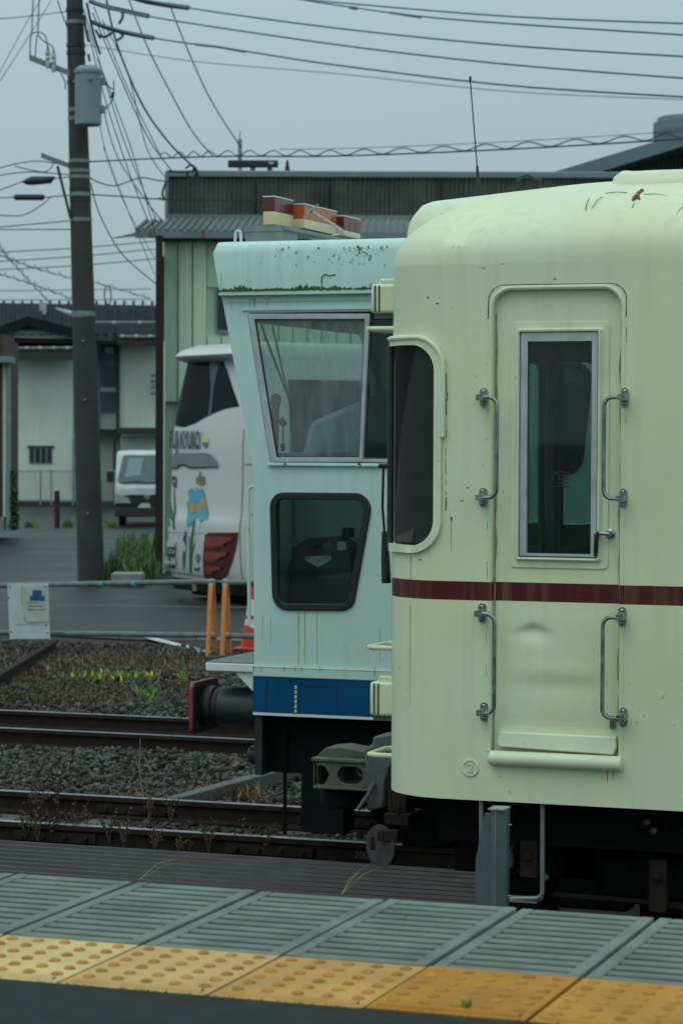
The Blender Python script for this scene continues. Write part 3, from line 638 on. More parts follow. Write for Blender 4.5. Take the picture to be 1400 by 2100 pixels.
# kick plate, sill, lock
ku0, ku1 = uz(1019, 1520)[0], uz(1264, 1520)[0]; kz0, kz1 = uz(1140, 1543)[1], uz(1140, 1506)[1]
b = MB(); b.prism([(ku0 + .006, kz1), (ku1 - .004, kz1), (ku1, kz0 + .03), (ku1 - .012, kz0), (ku0 + .008, kz0 + .012), (ku0, kz0 + .03)], lambda u, z, d: wf(u, z, d - (.010 if z < kz0 + .02 else 0)), DY - .03, DY - .001); b.build('kick_plate', M['cream2'], door, bev=.006)
sz = uz(1140, 1560)[1]
b = MB(); su0, su1 = uz(1003, 1555)[0], uz(1278, 1555)[0]
b.lathe([(.006, 0), (.026, .006), (.030, .014), (.030, su1 - su0 - .014), (.026, su1 - su0 - .006), (.006, su1 - su0)], wf(su0, sz, -.012), (1, 0, 0), 16); b.build('door_sill', M['cream2'], car)
MB().box(XT + d0, XT + d1, YT + .0, YT + .04, sz + .02, dzb + .002).build('sill_gap', M['grime'], car)
c = uz(1253, 1485); b = MB(); b.plate(rrect(c[0] - .011, c[0] + .011, c[1] - .022, c[1] + .022, .009), [], wf, DY - .012, DY); b.lathe([(.006, 0), (.006, .003)], wf(c[0], c[1] + .006, DY - .012), (0, -1, 0), 8); b.build('lock_plate', M['chrome'], door)
# handle
c = uz(1243, 1095); b = MB(); b.lathe([(.019, 0), (.019, .008), (.012, .012), (.012, .035)], wf(c[0] + .01, c[1], DY), (0, -1, 0), 14); b.tube([wf(c[0] + .012, c[1], DY - .03), wf(c[0] - .03, c[1] + .004, DY - .034)], .008, 8); b.build('handle', M['chrome'], door)
b = MB(); e = uz(1222, 1140); b.tube([wf(c[0] - .026, c[1] + .006, DY - .034), wf(c[0] - .038, c[1] - .004, DY - .034), wf(e[0], e[1] + .02, DY - .034), wf(e[0] - .002, e[1], DY - .03)], [.008, .01, .009, .007], 8); b.build('handle_lever', M['rubber'], door)
# grab rails
def grab(bx, ty, by, barx, bx2=None):
    bx2 = bx2 or bx; T = uz(bx, ty); B = uz(bx2, by); xb = uz(barx, (ty + by) / 2)[0]; st = -.055
    sgn = 1 if xb > T[0] else -1
    g = MB(); pts = rpoly([(T[0] - sgn * .012, T[1]), (xb, T[1] + .001), (xb, B[1]), (B[0] - sgn * .012, B[1])], [0, .035, .035, 0], 7)
    rail = g.tube([wf(u, z, st) for u, z in pts], .0085, 10).build('grab_rail', M['chrome'], car)
    for (u, z) in (T, B):
        m = MB(); m.plate(rrect(u - .0155, u + .0155, z - .038, z + .038, .0150, 6), [], wf, -.008, 0)
        m.plate(rrect(u - .0155, u + .0155, z - .012, z + .012, .003), [], wf, st - .008, -.008)
        for dz in (-.024, .024): m.lathe([(.0085, 0), (.008, .004), (.004, .0065)], wf(u, z + dz, -.008), (0, -1, 0), 8)
        m.build('rail_bracket', M['chrome'], rail, bev=.0015)
grab(992, 815, 1020, 1026, 991); grab(1281, 815, 1022, 1245, 1278); grab(989, 1257, 1460, 1021, 993); grab(1276, 1265, 1471, 1242, 1278)
# circled 2 emblem
c = uz(964, 1575); b = MB(); b.plate(circ(c[0], c[1], .034, 28), [circ(c[0], c[1], .0275, 28)], wf, -.006, 0); b.plate(circ(c[0], c[1], .0285, 28), [], wf, -.0015, 0); em = b.build('emblem', M['cream2'], car, bev=.002)
text('2', .052, M['cream2'], em, wf(c[0], c[1] - .001, -.004), (1, 0, 0), (0, 0, 1), depth=.003, bold=.0012)
# stains: rust drips with shapes of their own
def drip(px, py, L, w, mat, n=9):
    u, z = uz(px, py); zz = uz(px, py + L)[1]; pts = []
    for i in range(n + 1):
        t = i / n; ww = w * (1 - t * .8) * random.uniform(.6, 1.2); pts.append((u + random.uniform(-.0008, .0008), z + (zz - z) * t, ww))
    P = [(a - c, b_) for a, b_, c in pts] + [(a + c, b_) for a, b_, c in reversed(pts)]
    MB().plate(P, [], wf, -.0012, -.0002).build('rust_drip', M[mat], car, smooth=False)
drip(925, 1060, 12, .005, 'rust'); drip(925, 1070, 62, .0016, 'ruststain'); drip(842, 1140, 55, .002, 'ruststain'); drip(841, 1240, 210, .0014, 'yelstain')
drip(1300, 395, 1, .001, 'rust')
for (px, py, L) in ((1138, 1548, 12), (1245, 1580, 24), (1257, 1580, 20), (1072, 1010, 1)): drip(px, py, L, .003, 'ruststain')
# rust patch and paint cracks on the roof shoulder
def roof_at(px, py):
    best = None
    for i in range(121):
        t = math.pi / 2 * i / 120; p0 = roofp(1.0, t); q = at(px, py, p0.y)
        e = abs(q.z - p0.z)
        if best is None or e < best[0]: best = (e, q)
    return best[1]
def roofline(pts, r, mat, nm):
    b = MB(); b.tube([roof_at(*p) for p in pts], r, 6); b.build(nm, M[mat], car)
roofline([(1297, 410), (1302, 405), (1309, 396), (1316, 390)], [.004, .012, .006, .009], 'rust', 'rust_patch')
roofline([(1308, 392), (1306, 400), (1311, 408)], [.003, .009, .004], 'rust', 'rust_patch')
for ptz in ([(1240, 396), (1262, 393), (1285, 394)], [(1214, 425), (1222, 412), (1236, 402)], [(1200, 430), (1202, 418), (1208, 405)], [(1320, 398), (1345, 397), (1370, 402)], [(1300, 415), (1296, 425)], [(1388, 440), (1392, 430), (1400, 424)]):
    roofline(ptz, .0016, 'grime', 'paint_crack')
for (px, py) in ((877, 609), (896, 622), (957, 1000), (948, 1027), (1137, 572), (984, 398), (862, 1148)):
    u, z = uz(px, py) if py > 520 else (None, None)
    if u is None: continue
    P = [(u + random.uniform(.3, 1) * .009 * math.cos(a_), z + random.uniform(.3, 1) * .004 * math.sin(a_)) for a_ in np.linspace(0, 5.8, 8)]
    MB().plate(P, [], wf, -.001, -.0002).build('paint_chip', M['grime'], car, smooth=False)
# end fittings on the front: boxes, rungs, wiper
def fbox(x0, x1, y0, y1, Y, dep, nm, mat='cream2'):
    a, c = at(x0, y1, Y), at(x1 + 25, y0, Y); b = MB(); b.box(a.x, c.x, Y, Y + dep, a.z, c.z); return b.build(nm, M[mat], car, bev=.012), a, c
for (x0, x1, y0, y1) in ((759, 803, 581, 642), (757, 800, 1401, 1468)):
    bx, a, c = fbox(x0, x1, y0, y1, YT + .32, .16, 'jumper_box')
    for dx in (.018, .036): MB().box(a.x + dx, a.x + dx + .006, YT + .316, YT + .322, a.z + .006, c.z - .006).build('lid_seam', M['grime'], bx)
    MB().tube([V((a.x + .03, YT + .36, c.z - .004)), V((a.x + .034, YT + .36, c.z + .016)), V((XF + .02, YT + .36, c.z + .016))], .008, 8).build('latch', M['cream2'], bx)
    MB().box(a.x + .01, a.x + .09, YT + .34, YT + .42, a.z - .02, a.z + .001).build('bracket', M['ggrey'], bx)
def rung(px, py, n=2, len_=50):
    p = at(px, py, YT + .3); q = XF + .05
    MB().tube([V((q, YT + .3, p.z)), V((p.x + .02, YT + .3, p.z)), V((p.x, YT + .32, p.z)), V((p.x, YT + .52, p.z)), V((p.x + .02, YT + .54, p.z)), V((q, YT + .54, p.z))], .0105, 8).build('step_rung', M['cream2'], car)
rung(752, 674); rung(754, 1328); rung(754, 1548)
w0, w1, w2, w3 = (at(*p, YT + .34) for p in ((786, 958), (784, 1040), (788, 1090), (792, 1196)))
b = MB(); b.tube([w0, w1, w2], .006, 6); b.tube([w2, (w2 + w3) / 2, w3], [.012, .02, .022], 6); b.tube([w0 + V((-.02, 0, .005)), w0 + V((.08, 0, .005))], .01, 6); b.build('wiper_arm', M['rubber'], car)
# coupler ----------------------------------------------------------
YK = YC - .14; cp = lambda px, py: (at(px, py, YK).x, at(px, py, YK).z); F2 = lambda u, z, d: V((u, YK + d, z))
b = MB(); outl = [cp(*p) for p in ((643, 1562), (757, 1558), (757, 1616), (655, 1618), (643, 1612))]
h1 = rpoly([cp(*p) for p in ((650, 1571), (664, 1571), (675, 1590), (664, 1610), (650, 1611))], .02, 4); h2 = rrect(cp(698, 0)[0], cp(750, 0)[0], cp(0, 1608)[1] if False else cp(700, 1608)[1], cp(700, 1572)[1], .045, 6)
b.plate(outl, [h1, h2], F2, 0, .03); b.plate(outl, [h1, h2], F2, .25, .28)
a, c = cp(643, 1561), cp(757, 1617)
b.box(a[0] - .01, c[0], YK - .012, YK + .29, a[1], a[1] + .016); b.box(a[0], c[0], YK - .01, YK + .29, c[1] - .014, c[1]); b.box(a[0] - .002, a[0] + .018, YK, YK + .28, c[1], a[1])
cpl = b.build('coupler_head', M['coupler'], car, bev=.004)
hp = [cp(*p) for p in ((640, 1556), (658, 1537), (690, 1535), (725, 1542), (757, 1546), (757, 1558), (640, 1561))]
MB().prism(hp, F2, .05, .22).build('coupler_lid', M['coupler'], cpl, bev=.012)
b = MB(); g1 = [cp(*p) for p in ((752, 1532), (768, 1526), (770, 1510), (782, 1507), (800, 1504), (812, 1504), (812, 1560), (795, 1600), (792, 1655), (758, 1662), (756, 1600))]
b.prism(g1, F2, -.04, .1); b.build('coupler_guard', M['ggrey'], cpl, bev=.01)
b = MB(); b.tube([F2(*cp(776, 1602), -.06), F2(*cp(766, 1625), -.07), F2(*cp(744, 1656), -.06)], .011, 8); b.tube([F2(*cp(775, 1534), -.01), F2(*cp(815, 1534), -.01)], .02, 10); b.tube([F2(*cp(775, 1520), -.01), F2(*cp(815, 1518), -.01)], .012, 10); b.build('air_hose', M['ggrey'], cpl)
b = MB(); q = cp(685, 1640); b.lathe([(.10, -.05), (.11, -.03), (.11, .03), (.10, .05)], F2(q[0], q[1], .14), (0, 0, 1), 18); b.build('coupler_spring', M['dark'], cpl)
MB().box(a[0] + .3, XF + 1.4, YK + .02, YK + .26, c[1] - .0, a[1]).build('drawbar', M['dark'], car)
# guard disc, brackets under the nose
YD = YT + .45; dp = lambda px, py: at(px, py, YD)
b = MB(); q = dp(783, 1735); b.lathe([(.085, 0), (.09, .004), (.09, .012)], q, V((-.5, -.86, 0)), 24); dsc = b.build('guard_disc', pm('dull_disc', (0.045, 0.05, 0.047), 0.7, var=0.3, scale=20, spots=0.4), car)
b = MB(); b.box(dp(788, 0).x, dp(830, 0).x, YD - .05, YD, dp(0, 1738).z if False else dp(790, 1722).z, dp(790, 1700).z); b.tube([dp(770, 1712) + V((0, -.05, 0)), dp(772, 1740) + V((0, -.05, 0))], .012, 6); b.tube([dp(800, 1735), dp(815, 1770)], .02, 6); b.build('guard_bracket', M['rail'], car, bev=.004)
b = MB(); q0, q1 = dp(788, 1692), dp(838, 1672); b.box(q0.x, q1.x, YD, YD + .2, q0.z, q1.z); b.box(dp(795, 0).x, dp(835, 0).x, YD + .04, YD + .16, q1.z, ZB + .05); b.tube([dp(818, 1640), dp(817, 1672)], .008, 6); b.build('lifeguard_plate', M['rail'], car, bev=.006)
# hanging step under the crew door
Ys = YT + .03; t0, t1, t2, t3 = at(986, 1640, Ys), at(988, 1843, Ys), at(1112, 1843, Ys), at(1112, 1646, Ys)
b = MB(); b.tube([V(p) for p in [t0, *[V((u, Ys, z)) for u, z in rpoly([(t0.x, t0.z), (t1.x, t1.z), (t2.x, t2.z), (t3.x, t3.z)], [0, .03, .03, 0], 6)][1:-1], t3 + V((0, 0, .03)), t3 + V((-.03, .02, .05))]], .0095, 8); b.box(t1.x + .02, t2.x - .02, Ys - .015, Ys + .09, t1.z - .004, t1.z + .004); b.build('hanging_step', M['galv'], car)
# underframe, bogie
b = MB(); b.box(XT - .1, XT + UEND, YT + .25, YT + 2.55, .72, .98); b.box(XF + .2, XT + .5, YT + .5, YT + 2.3, .55, .8); b.build('underframe', M['dark'], car)
for k, (x, y, wx, wy, z0, z1) in enumerate(((XT - .02, YT + .55, .28, .3, .25, .72), (XT + .34, YT + .5, .3, .4, .42, .72), (-1.35, YT + .2, .9, .5, .36, .72), (0.2, YT + .2, 1.4, .5, .3, .72))):
    MB().box(x, x + wx, y, y + wy, z0, z1).build('equipment_box', M['dark'], car, bev=.02)
for xw in (XT + 1.05, XT + 3.15):
    ax_ = []
    for yw in (YC - .56, YC + .50):
        b = MB(); b.lathe([(.05, -.03), (.36, -.03), (.43, -.03), (.445, -.01), (.445, 0), (.43, .01), (.415, .09), (.36, .10), (.05, .10)], (xw, yw, .43), (0, -1, 0), 32); b.build('wheel', M['dark'], car)
    MB().tube([(xw, YC - .8, .43), (xw, YC + .8, .43)], .07, 12).build('axle', M['dark'], car)
b = MB(); b.box(XT + .55, XT + 3.65, YC - .98, YC - .86, .5, .66); b.box(XT + 1.6, XT + 2.6, YC - .98, YC - .86, .3, .55)
for xw in (XT + 1.05, XT + 3.15): b.box(xw - .15, xw + .15, YC - 1.02, YC - .86, .28, .58); b.tube([(xw - .3, YC - .95, .62), (xw - .3, YC - .95, .8)], .07, 10); b.tube([(xw + .3, YC - .95, .62), (xw + .3, YC - .95, .8)], .07, 10)
b.build('bogie_frame', M['dark'], car, bev=.015)
for k in range(16):
    x = XT + .1 + k * .17 + random.uniform(-.04, .04); y = YT + random.uniform(.16, .4); z = .74 + random.uniform(-.05, .02); b = MB()
    if k % 3 == 0: continue
    if k < 0: b.tube([(x, y, z), (x + .02, y - .03, z - .15), (x + .10, y - .02, z - .24), (x + .2, y + .02, z - .12), (x + .22, y + .05, z)], .014, 7); b.build('brake_hose', M['rubber'], car)
    elif k % 3 == 1: b.box(x, x + .07, y, y + .05, z - random.uniform(.1, .3), z); b.lathe([(.02, 0), (.02, .02), (.01, .025)], (x + .035, y, z - .06), (0, -1, 0), 6); b.build('hanger_bracket', M['rail'], car, bev=.004)
    else: b.tube([(x - .1, y, z - .2), (x + .5, y, z - .21)], .012, 7); b.build('brake_rod', M['rail'], car)
q = at(1045, 1765, YT + .3); b = MB(); b.lathe([(.004, -.035), (.016, -.025), (.02, 0), (.014, .025), (.005, .035)], q, (.1, 0, 1), 10); b.tube([q + V((0, 0, .03)), q + V((.03, 0, .12)), q + V((.02, 0, .4))], .006, 6); b.build('hanging_valve', M['ggrey'], car)
for (px, py) in ((1325, 1687), (1340, 1705), (1118, 1800)):
    q = at(px, py, YT + .22); MB().lathe([(.012, 0), (.016, .01), (.01, .03)], q, (.3, -1, .2), 8).build('pipe_end', M['ggrey'], car)

# ================================================================== MINT RAIL VEHICLE
YM = 13.55; YMF = 15.95; XME = 2.0
mp = lambda px, py, Y=YM: (at(px, py, Y).x, at(px, py, Y).z)
MF = lambda u, z, d: V((u, YM + d, z))
mint = thing('maintenance_railcar', (-3, 14.75, 0), 'mint green maintenance rail vehicle with blue skirt, behind the cream railcar', 'rail vehicle')
A0, A1, A2 = mp(453, 598), mp(517, 950), mp(520, 975); AB = mp(521, 1388)
ztop = A0[1]; zbot = AB[1]
hole1 = rpoly([mp(507, 641), (mp(900, 641)[0], mp(507, 641)[1]), (mp(880, 948)[0], mp(553, 948)[1]), mp(553, 948)], .012, 3)
low = [(556, 1012), (764, 1014), (722, 1250), (562, 1249)]
hole2 = rpoly([mp(*p) for p in low], [.075, .085, .075, .085], 7)
low3 = [(1128, 742), (1214, 742), (1190, 968), (1130, 968)]
hole3 = rpoly([mp(*p) for p in low3], [.05, .1, .12, .05], 7)
outl = [A0, A1, A2, AB, (XME, zbot), (XME, ztop)]
MB().plate(outl, [hole1, hole2, hole3], MF, 0, .04).build('side_wall', M['mint'], mint)
MB().plate([(a, b_) for a, b_ in outl], [rpoly([mp(1100, 700, YMF), mp(1300, 700, YMF), mp(1300, 940, YMF), mp(1100, 940, YMF)], .03)], lambda u, z, d: V((u, YMF + d, z)), -.04, 0).build('side_wall', M['mint'], mint)
def xl(z):
    if z > A1[1]: return A1[0] + (A0[0] - A1[0]) * (z - A1[1]) / (A0[1] - A1[1])
    return A1[0] + (AB[0] - A1[0]) * (A1[1] - z) / (A1[1] - AB[1])
FW = lambda y, z, d: V((xl(z) + d, y, z))
zc = [A1[1]]
b = MB(); ws = rrect(YM + .10, YMF - .10, mp(560, 930)[1], mp(500, 655)[1], .06)
b.plate([(YM + .04, A1[1]), (YMF - .04, A1[1]), (YMF - .04, ztop), (YM + .04, ztop)], [ws], FW, 0, .04)
b.box(A1[0] - .0, A1[0] + .04, YM + .04, YMF - .04, zbot, A1[1] - .001); b.build('front_wall', M['mint'], mint)
MB().plate(offs(ws, -.004), [], FW, .018, .024).build('windscreen', glass('mint_windscreen', (0.84, 0.93, 0.91), dirt=.12), mint)
b = MB(); b.tube([FW(14.35, 3.02, -.03), FW(14.43, 2.3, -.03)], .007, 6); b.tube([FW(14.41, 2.62, -.04), FW(14.2, 3.0, -.04), FW(14.15, 3.08, -.02)], .008, 6); b.tube([FW(14.0, 3.02, -.03), FW(14.06, 2.6, -.03)], .006, 6)
b.box(xl(3.08) - .06, xl(3.08) + .0, 14.28, 14.42, 3.04, 3.1); b.build('wiper', M['rubber'], mint)
# interior
MB().box(A1[0] + .04, XME, YM + .04, YMF - .04, ztop - .06, ztop - .02).build('ceiling', M['interdark'], mint)
MB().box(A1[0] + .04, XME, YM + .04, YMF - .04, zbot, zbot + .04).build('floor', M['interdark'], mint)
xb = mp(880, 900)[0]; MB().box(xb, xb + .05, YM + .05, YMF - .05, zbot + .05, ztop - .07).build('cab_bulkhead', M['interior'], mint)
b = MB(); b.box(A1[0] + .05, A1[0] + .5, YM + .5, YMF - .1, zbot + .05, A1[1] - .02); b.build('dashboard', M['interior'], mint, bev=.03)
q = at(600, 800, 15.3)
MB().prism([(q.x, 1.9), (q.x + .9, 1.9), (q.x + .9, 2.75), (q.x + .15, 2.45)], lambda u, z, d: V((u, d, z)), 15.2, 15.9).build('seat_back', M['hblue'], mint, bev=.04)
# roof fascia with rounded top, swept along the vehicle
ff = [(-.035, ztop - .002), (-.035, mp(440, 520)[1]), (-.025, mp(440, 506)[1]), (-.005, mp(440, 499)[1]), (.03, mp(440, 496)[1]), (.12, mp(440, 493)[1]), (.5, mp(440, 491)[1]), (1.2, mp(440, 490)[1] + .02)]
ff = ff + [(2.4 - y, z) for y, z in reversed(ff[:-1])]
xr0, xr1 = mp(440, 512)[0], mp(455, 600)[0]; zr0 = mp(440, 512)[1]
def rx(z, k): 
    t = (z - ztop) / (zr0 - ztop); x = xr1 + (xr0 - xr1) * min(t, 1.0); return x + (.0 if t < .92 else .02 * min(1, (t - .92) / .12) ** 2) + .012 * (1 if k in (0, len(ff) - 1) else 0) * 0
xs_ = [0, .004, .02, .05, 1]
def fas(s, k):
    y, z = ff[k]; x = rx(z, k); return V((x + s * (XME - x), YM + y, z))
b = MB(); b.grid(lambda s, k: fas(s, k), xs_, list(range(len(ff)))); b.add([fas(0, k) for k in range(len(ff))], [tuple(range(len(ff)))]); b.build('roof', M['mint'], mint, ang=45)
a = mp(454, 604); b = MB(); b.box(a[0], XME, YM - .045, YM + .0, a[1] - .008, a[1] + .016); b.build('drip_ledge', M['mint'], mint, bev=.003)
z6 = mp(600, 634)[1]; b = MB(); b.box(mp(497, 634)[0], XME, YM - .012, YM, z6 - .004, z6 + .012); b.box(mp(470, 619)[0], XME, YM - .006, YM, z6 + .045, z6 + .05); b.build('window_gutter', M['mint'], mint)
# moss along the ledge
b = MB()
for i in range(900):
    x = random.uniform(a[0] + .005, a[0] + 1.05); dens = .5 + .5 * math.sin(x * 9) * math.sin(x * 23 + 1)
    if random.random() > .45 + .5 * dens: continue
    h = random.uniform(.002, .012 + .03 * dens * random.random()); w = random.uniform(.003, .012)
    b.lathe([(w, 0), (w * .8, h * .6), (w * .2, h)], (x, YM - .036 - random.uniform(0, .006), a[1] + .015), (random.uniform(-.3, .3), 0, 1), 5)
ms = b.build('ledge_moss', M['moss'], mint); ms['kind'] = 'stuff'
for i in range(70):
    u, z = mp(random.choice((random.gauss(740, 25), random.uniform(570, 800))), 506 + abs(random.gauss(0, 18))); r_ = random.uniform(.001, .0045)
    MB().plate([(u + r_ * random.uniform(.4, 2.4) * math.cos(t), z + r_ * random.uniform(.6, 3.2) * math.sin(t)) for t in np.linspace(0, 5.6, 9)], [], MF, -.0364, -.0352).build('grime_spot', pm('grey_green_smear', (0.20, 0.29, 0.24), 0.8, var=0.5, scale=60), mint, smooth=False)
b = MB(); b.tube([MF(*mp(*p), -.036) for p in ((664, 594), (664, 568), (672, 563), (680, 566), (692, 563))], .0035, 5); b.build('moss_streak', M['moss'], mint)
def mdrip(px, py, L, w, mat, d=-.001):
    u, z = mp(px, py); zz = mp(px, py + L)[1]; pts = [(u + random.uniform(-.001, .001), z + (zz - z) * i / 9, w * (1 - .07 * i) * random.uniform(.6, 1.2)) for i in range(10)]
    MB().plate([(p - c, q_) for p, q_, c in pts] + [(p + c, q_) for p, q_, c in reversed(pts)], [], MF, d - .001, d + .0006).build('rust_drip', M[mat], mint, smooth=False)
for p in ((513, 612, 22, .003, 'ruststain'), (522, 612, 22, .004, 'rust'), (548, 612, 16, .003, 'ruststain'), (458, 560, 35, .0012, 'yelstain')): mdrip(*p[:4], p[4], -.037 if p[1] < 600 else -.002)
for p in ((612, 1252, 115, .004, 'yelstain'), (625, 1252, 112, .0035, 'yelstain'), (650, 1252, 110, .0018, 'yelstain'), (555, 1265, 60, .001, 'yelstain'), (538, 1262, 50, .001, 'yelstain'), (779, 1290, 70, .0015, 'yelstain')): mdrip(*p)
# big window
wo = [mp(509, 643), mp(758, 643), mp(744, 947), mp(554, 947)]; wi_ = [mp(522, 654), mp(748, 654), mp(737, 938), mp(567, 938)]
b = MB(); b.plate(wo, [wi_], MF, -.006, .03); wfm = b.build('sliding_window_frame', M['alu'], mint, bev=.002)
MB().plate(offs(wi_, -.004), [], MF, .008, .013).build('window_pane', GD, wfm)
MB().plate(wi_, [offs(wi_, .005)], MF, .002, .016).build('pane_seal', M['rubber'], wfm)
MB().plate([mp(746, 655), mp(872, 655), mp(860, 938), mp(738, 938)], [], MF, .022, .026).build('window_pane', GB, mint)
b = MB(); z9 = mp(700, 944)[1]; b.box(mp(744, 944)[0], mp(870, 944)[0], YM - .004, YM + .03, z9 - .008, z9 + .01); b.build('window_track', M['alu'], mint)
b = MB(); z9 = mp(600, 953)[1]; b.box(mp(550, 953)[0], mp(880, 953)[0], YM - .02, YM, z9 - .006, z9 + .006); b.build('window_sill', M['mint'], mint, bev=.002)
for px in (587, 739):
    q = mp(px, 952); MB().prism([(q[0] - .011, q[1] - .004), (q[0] + .011, q[1] - .004), (q[0], q[1] + .01)], MF, -.0215, -.019).build('drain_notch', M['rubber'], mint)
# lower window with rubber gasket
def gasket(h, nm, gl):
    b = MB(); b.plate(offs(h, -.008), [offs(h, .032)], MF, -.014, .02); g = b.build(nm, M['rubber'], mint, bev=.006)
    MB().plate(offs(h, .028), [], MF, .0, .005).build('pane', gl, g); return g
gasket(hole2, 'lower_window', glass('lower_glass', (0.80, 0.90, 0.87), dirt=.02)); gasket(hole3, 'rear_window', GB)
YJ = YM + .28; jp = lambda px, py: (at(px, py, YJ).x, at(px, py, YJ).z); JF = lambda u, z, d: V((u, YJ + d, z))
jc = thing('jerry_can', at(650, 1240, YJ), 'black jerry can with pale warning label behind the lower mint window', 'jerry can')
b = MB(); b.plate(rpoly([jp(*p) for p in ((600, 1252), (722, 1252), (718, 1120), (690, 1100), (630, 1104), (598, 1125))], .03, 4), [rpoly([jp(*p) for p in ((645, 1116), (682, 1112), (676, 1126), (640, 1127))], .01, 3)], JF, 0, .16); b.build('body', M['can'], jc, bev=.012)
pl = [jp(*p) for p in ((626, 1141), (678, 1140), (678, 1149), (652, 1163), (626, 1149))]
MB().plate(offs(pl, -.002), [], JF, -.0012, -.0004).build('label_border', M['lamp_red'], jc); lb = MB().plate(pl, [], JF, -.0022, -.0014).build('warning_label', M['label'], jc)
c = jp(652, 1151); text('20ℓ', .026, M['navy'], lb, JF(c[0], c[1], -.0030), (1, 0, 0), (0, 0, 1)); c = jp(668, 1144.5); text('危険物', .014, M['navy'], lb, JF(c[0], c[1], -.0030), (1, 0, 0), (0, 0, 1))
c = jp(632, 1144.5); MB().prism([(c[0] - .008, c[1] - .005), (c[0] + .008, c[1] - .005), (c[0], c[1] + .006)], JF, -.0032, -.0026).build('warning_mark', M['navy'], lb)
c0, c1 = jp(692, 1128), jp(709, 1111); MB().box(c0[0], c1[0], YJ - .003, YJ - .001, c0[1], c1[1]).build('square_label', M['label'], jc); c = jp(700, 1119); text('IM', .02, M['navy'], jc, JF(c[0], c[1], -.004), (1, 0, 0), (0, 0, 1))
MB().lathe([(.035, 0), (.035, .05), (.028, .055)], JF(*jp(704, 1103), .08), (0, 0, 1), 14).build('cap', M['can'], jc)
b = MB(); ex = at(612, 1180, YJ + .1); b.lathe([(.06, -.35), (.06, .05), (.03, .1), (.018, .12), (.018, .15)], ex, (0, 0, 1), 14); b.tube([ex + V((0, 0, .15)), ex + V((.05, -.01, .17)), ex + V((.03, 0, .12))], .01, 6)
tag(b.build('fire_extinguisher', M['can']), 'dark cylinder standing left of the jerry can inside the cab', 'cylinder')
b = MB()
for px in (694, 706, 711):
    p0, p1 = at(px, 1015, YM + .6), at(px, 1068, YM + .6); b.tube([p0, p1, p1 + V((-.03, .02, -.04))], .007, 6)
b.build('interior_pipes', M['interior'], mint); q = at(655, 1020, YM + 1.2); MB().box(q.x - .16, q.x + .16, YM + 1.2, YM + 1.5, q.z - .06, q.z + .12).build('cabinet', M['interior'], mint, bev=.01)
q0, q1 = at(570, 1010, YM + .1), at(570, 1180, YM + .1); MB().tube([q0, q1], .012, 8).build('red_pipe', M['lamp_dark'], mint)
# red brake stand inside
YH = YM + .22; b = MB(); r0_, r1_ = at(565, 828, YH), at(570, 935, YH)
b.lathe([(.012, .06), (.028, .045), (.03, .02), (.03, 0), (.022, -.01), (.024, -.32)], r0_, (0.03, 0, 1), 14); b.tube([at(575, 860, YH), at(584, 872, YH)], .02, 8); b.tube([at(581, 878, YH), at(580, 905, YH)], .005, 6); b.lathe([(.005, .025), (.014, .015), (.014, -.015), (.005, -.025)], at(580, 917, YH), (0, 0, 1), 10)
tag(b.build('brake_valve_stand', M['red']), 'dark red brake valve stand inside the mint cab window', 'brake stand')
# sill ledge, blue skirt
L0 = mp(521, 1387)[1]; L1_ = mp(521, 1366)[1]; b = MB(); b.box(AB[0] - .004, XME, YM - .018, YM + .0, L0, L1_); b.build('sill_ledge', M['mint'], mint, bev=.006)
for px in (522, 538, 585, 607, 620, 658, 770): mdrip(px, 1366, random.uniform(8, 22), .003, 'ruststain', -.0205)
MB().box(AB[0] - .002, XME, YM - .0195, YM - .017, L1_ - .004, L1_ - .001).build('rust_line', M['ruststain'], mint)
S1 = mp(521, 1460)[1]; b = MB(); b.box(AB[0] - .002, XME, YM - .012, YM + .03, S1, L0 - .001); b.build('blue_skirt', M['blue'], mint)
MB().box(AB[0] - .002, XME, YM - .014, YM + .03, S1 - .016, S1 - .001).build('white_lower_strip', M['white'], mint)
b = MB(); h0_, h1_ = mp(610, 1405), mp(694, 1466)
for (x0, x1, z0, z1) in ((h0_[0], h1_[0], h0_[1] - .003, h0_[1]), (h1_[0] - .003, h1_[0], h1_[1], h0_[1]), (mp(552, 0)[0], mp(552, 0)[0] + .003, S1, L0)): b.box(x0, x1, YM - .0135, YM - .0118, z0, z1)
b.build('hatch_seam', M['rubber'], mint)
b = MB(); zz = h0_[1]
for i in range(6):
    b.tube([(h0_[0] - .004, YM - .016, zz - .002 - i * .027), (h0_[0] - .004, YM - .016, zz - .020 - i * .027)], .007, 6)
b.build('hatch_hinge', M['white'], mint); MB().box(h0_[0] - .012, h0_[0] + .004, YM - .0132, YM - .0119, h1_[1], h0_[1]).build('hinge_gap', M['grime'], mint)
# end step, bracket, handrail
s0, s1 = mp(418, 1372), mp(521, 1372); zt = mp(418, 1358)[1]
b = MB(); b.box(s0[0], AB[0] - .003, YM + .02, YM + 1.0, zt - .052, zt - .004); b.build('end_step', M['white'], mint, bev=.006)
MB().box(s0[0] + .004, AB[0] - .004, YM + .024, YM + .99, zt - .0035, zt + .002).build('step_tread', M['stepgrey'], mint)
MB().prism([mp(475, 1379), (AB[0] - .003, mp(475, 1379)[1]), (AB[0] - .003, mp(520, 1424)[1]), mp(512, 1418)], MF, .04, .07).build('step_bracket', M['white'], mint)
b = MB(); b.tube([V((u, YM + .06, z)) for u, z in rpoly([(AB[0] + .01, mp(501, 998)[1]), (mp(501, 998)[0], mp(501, 998)[1]), (mp(503, 1288)[0], mp(503, 1288)[1]), (AB[0] + .01, mp(503, 1288)[1])], [0, .03, .03, 0], 5)], .0105, 8); b.build('handrail', M['mint'], mint)
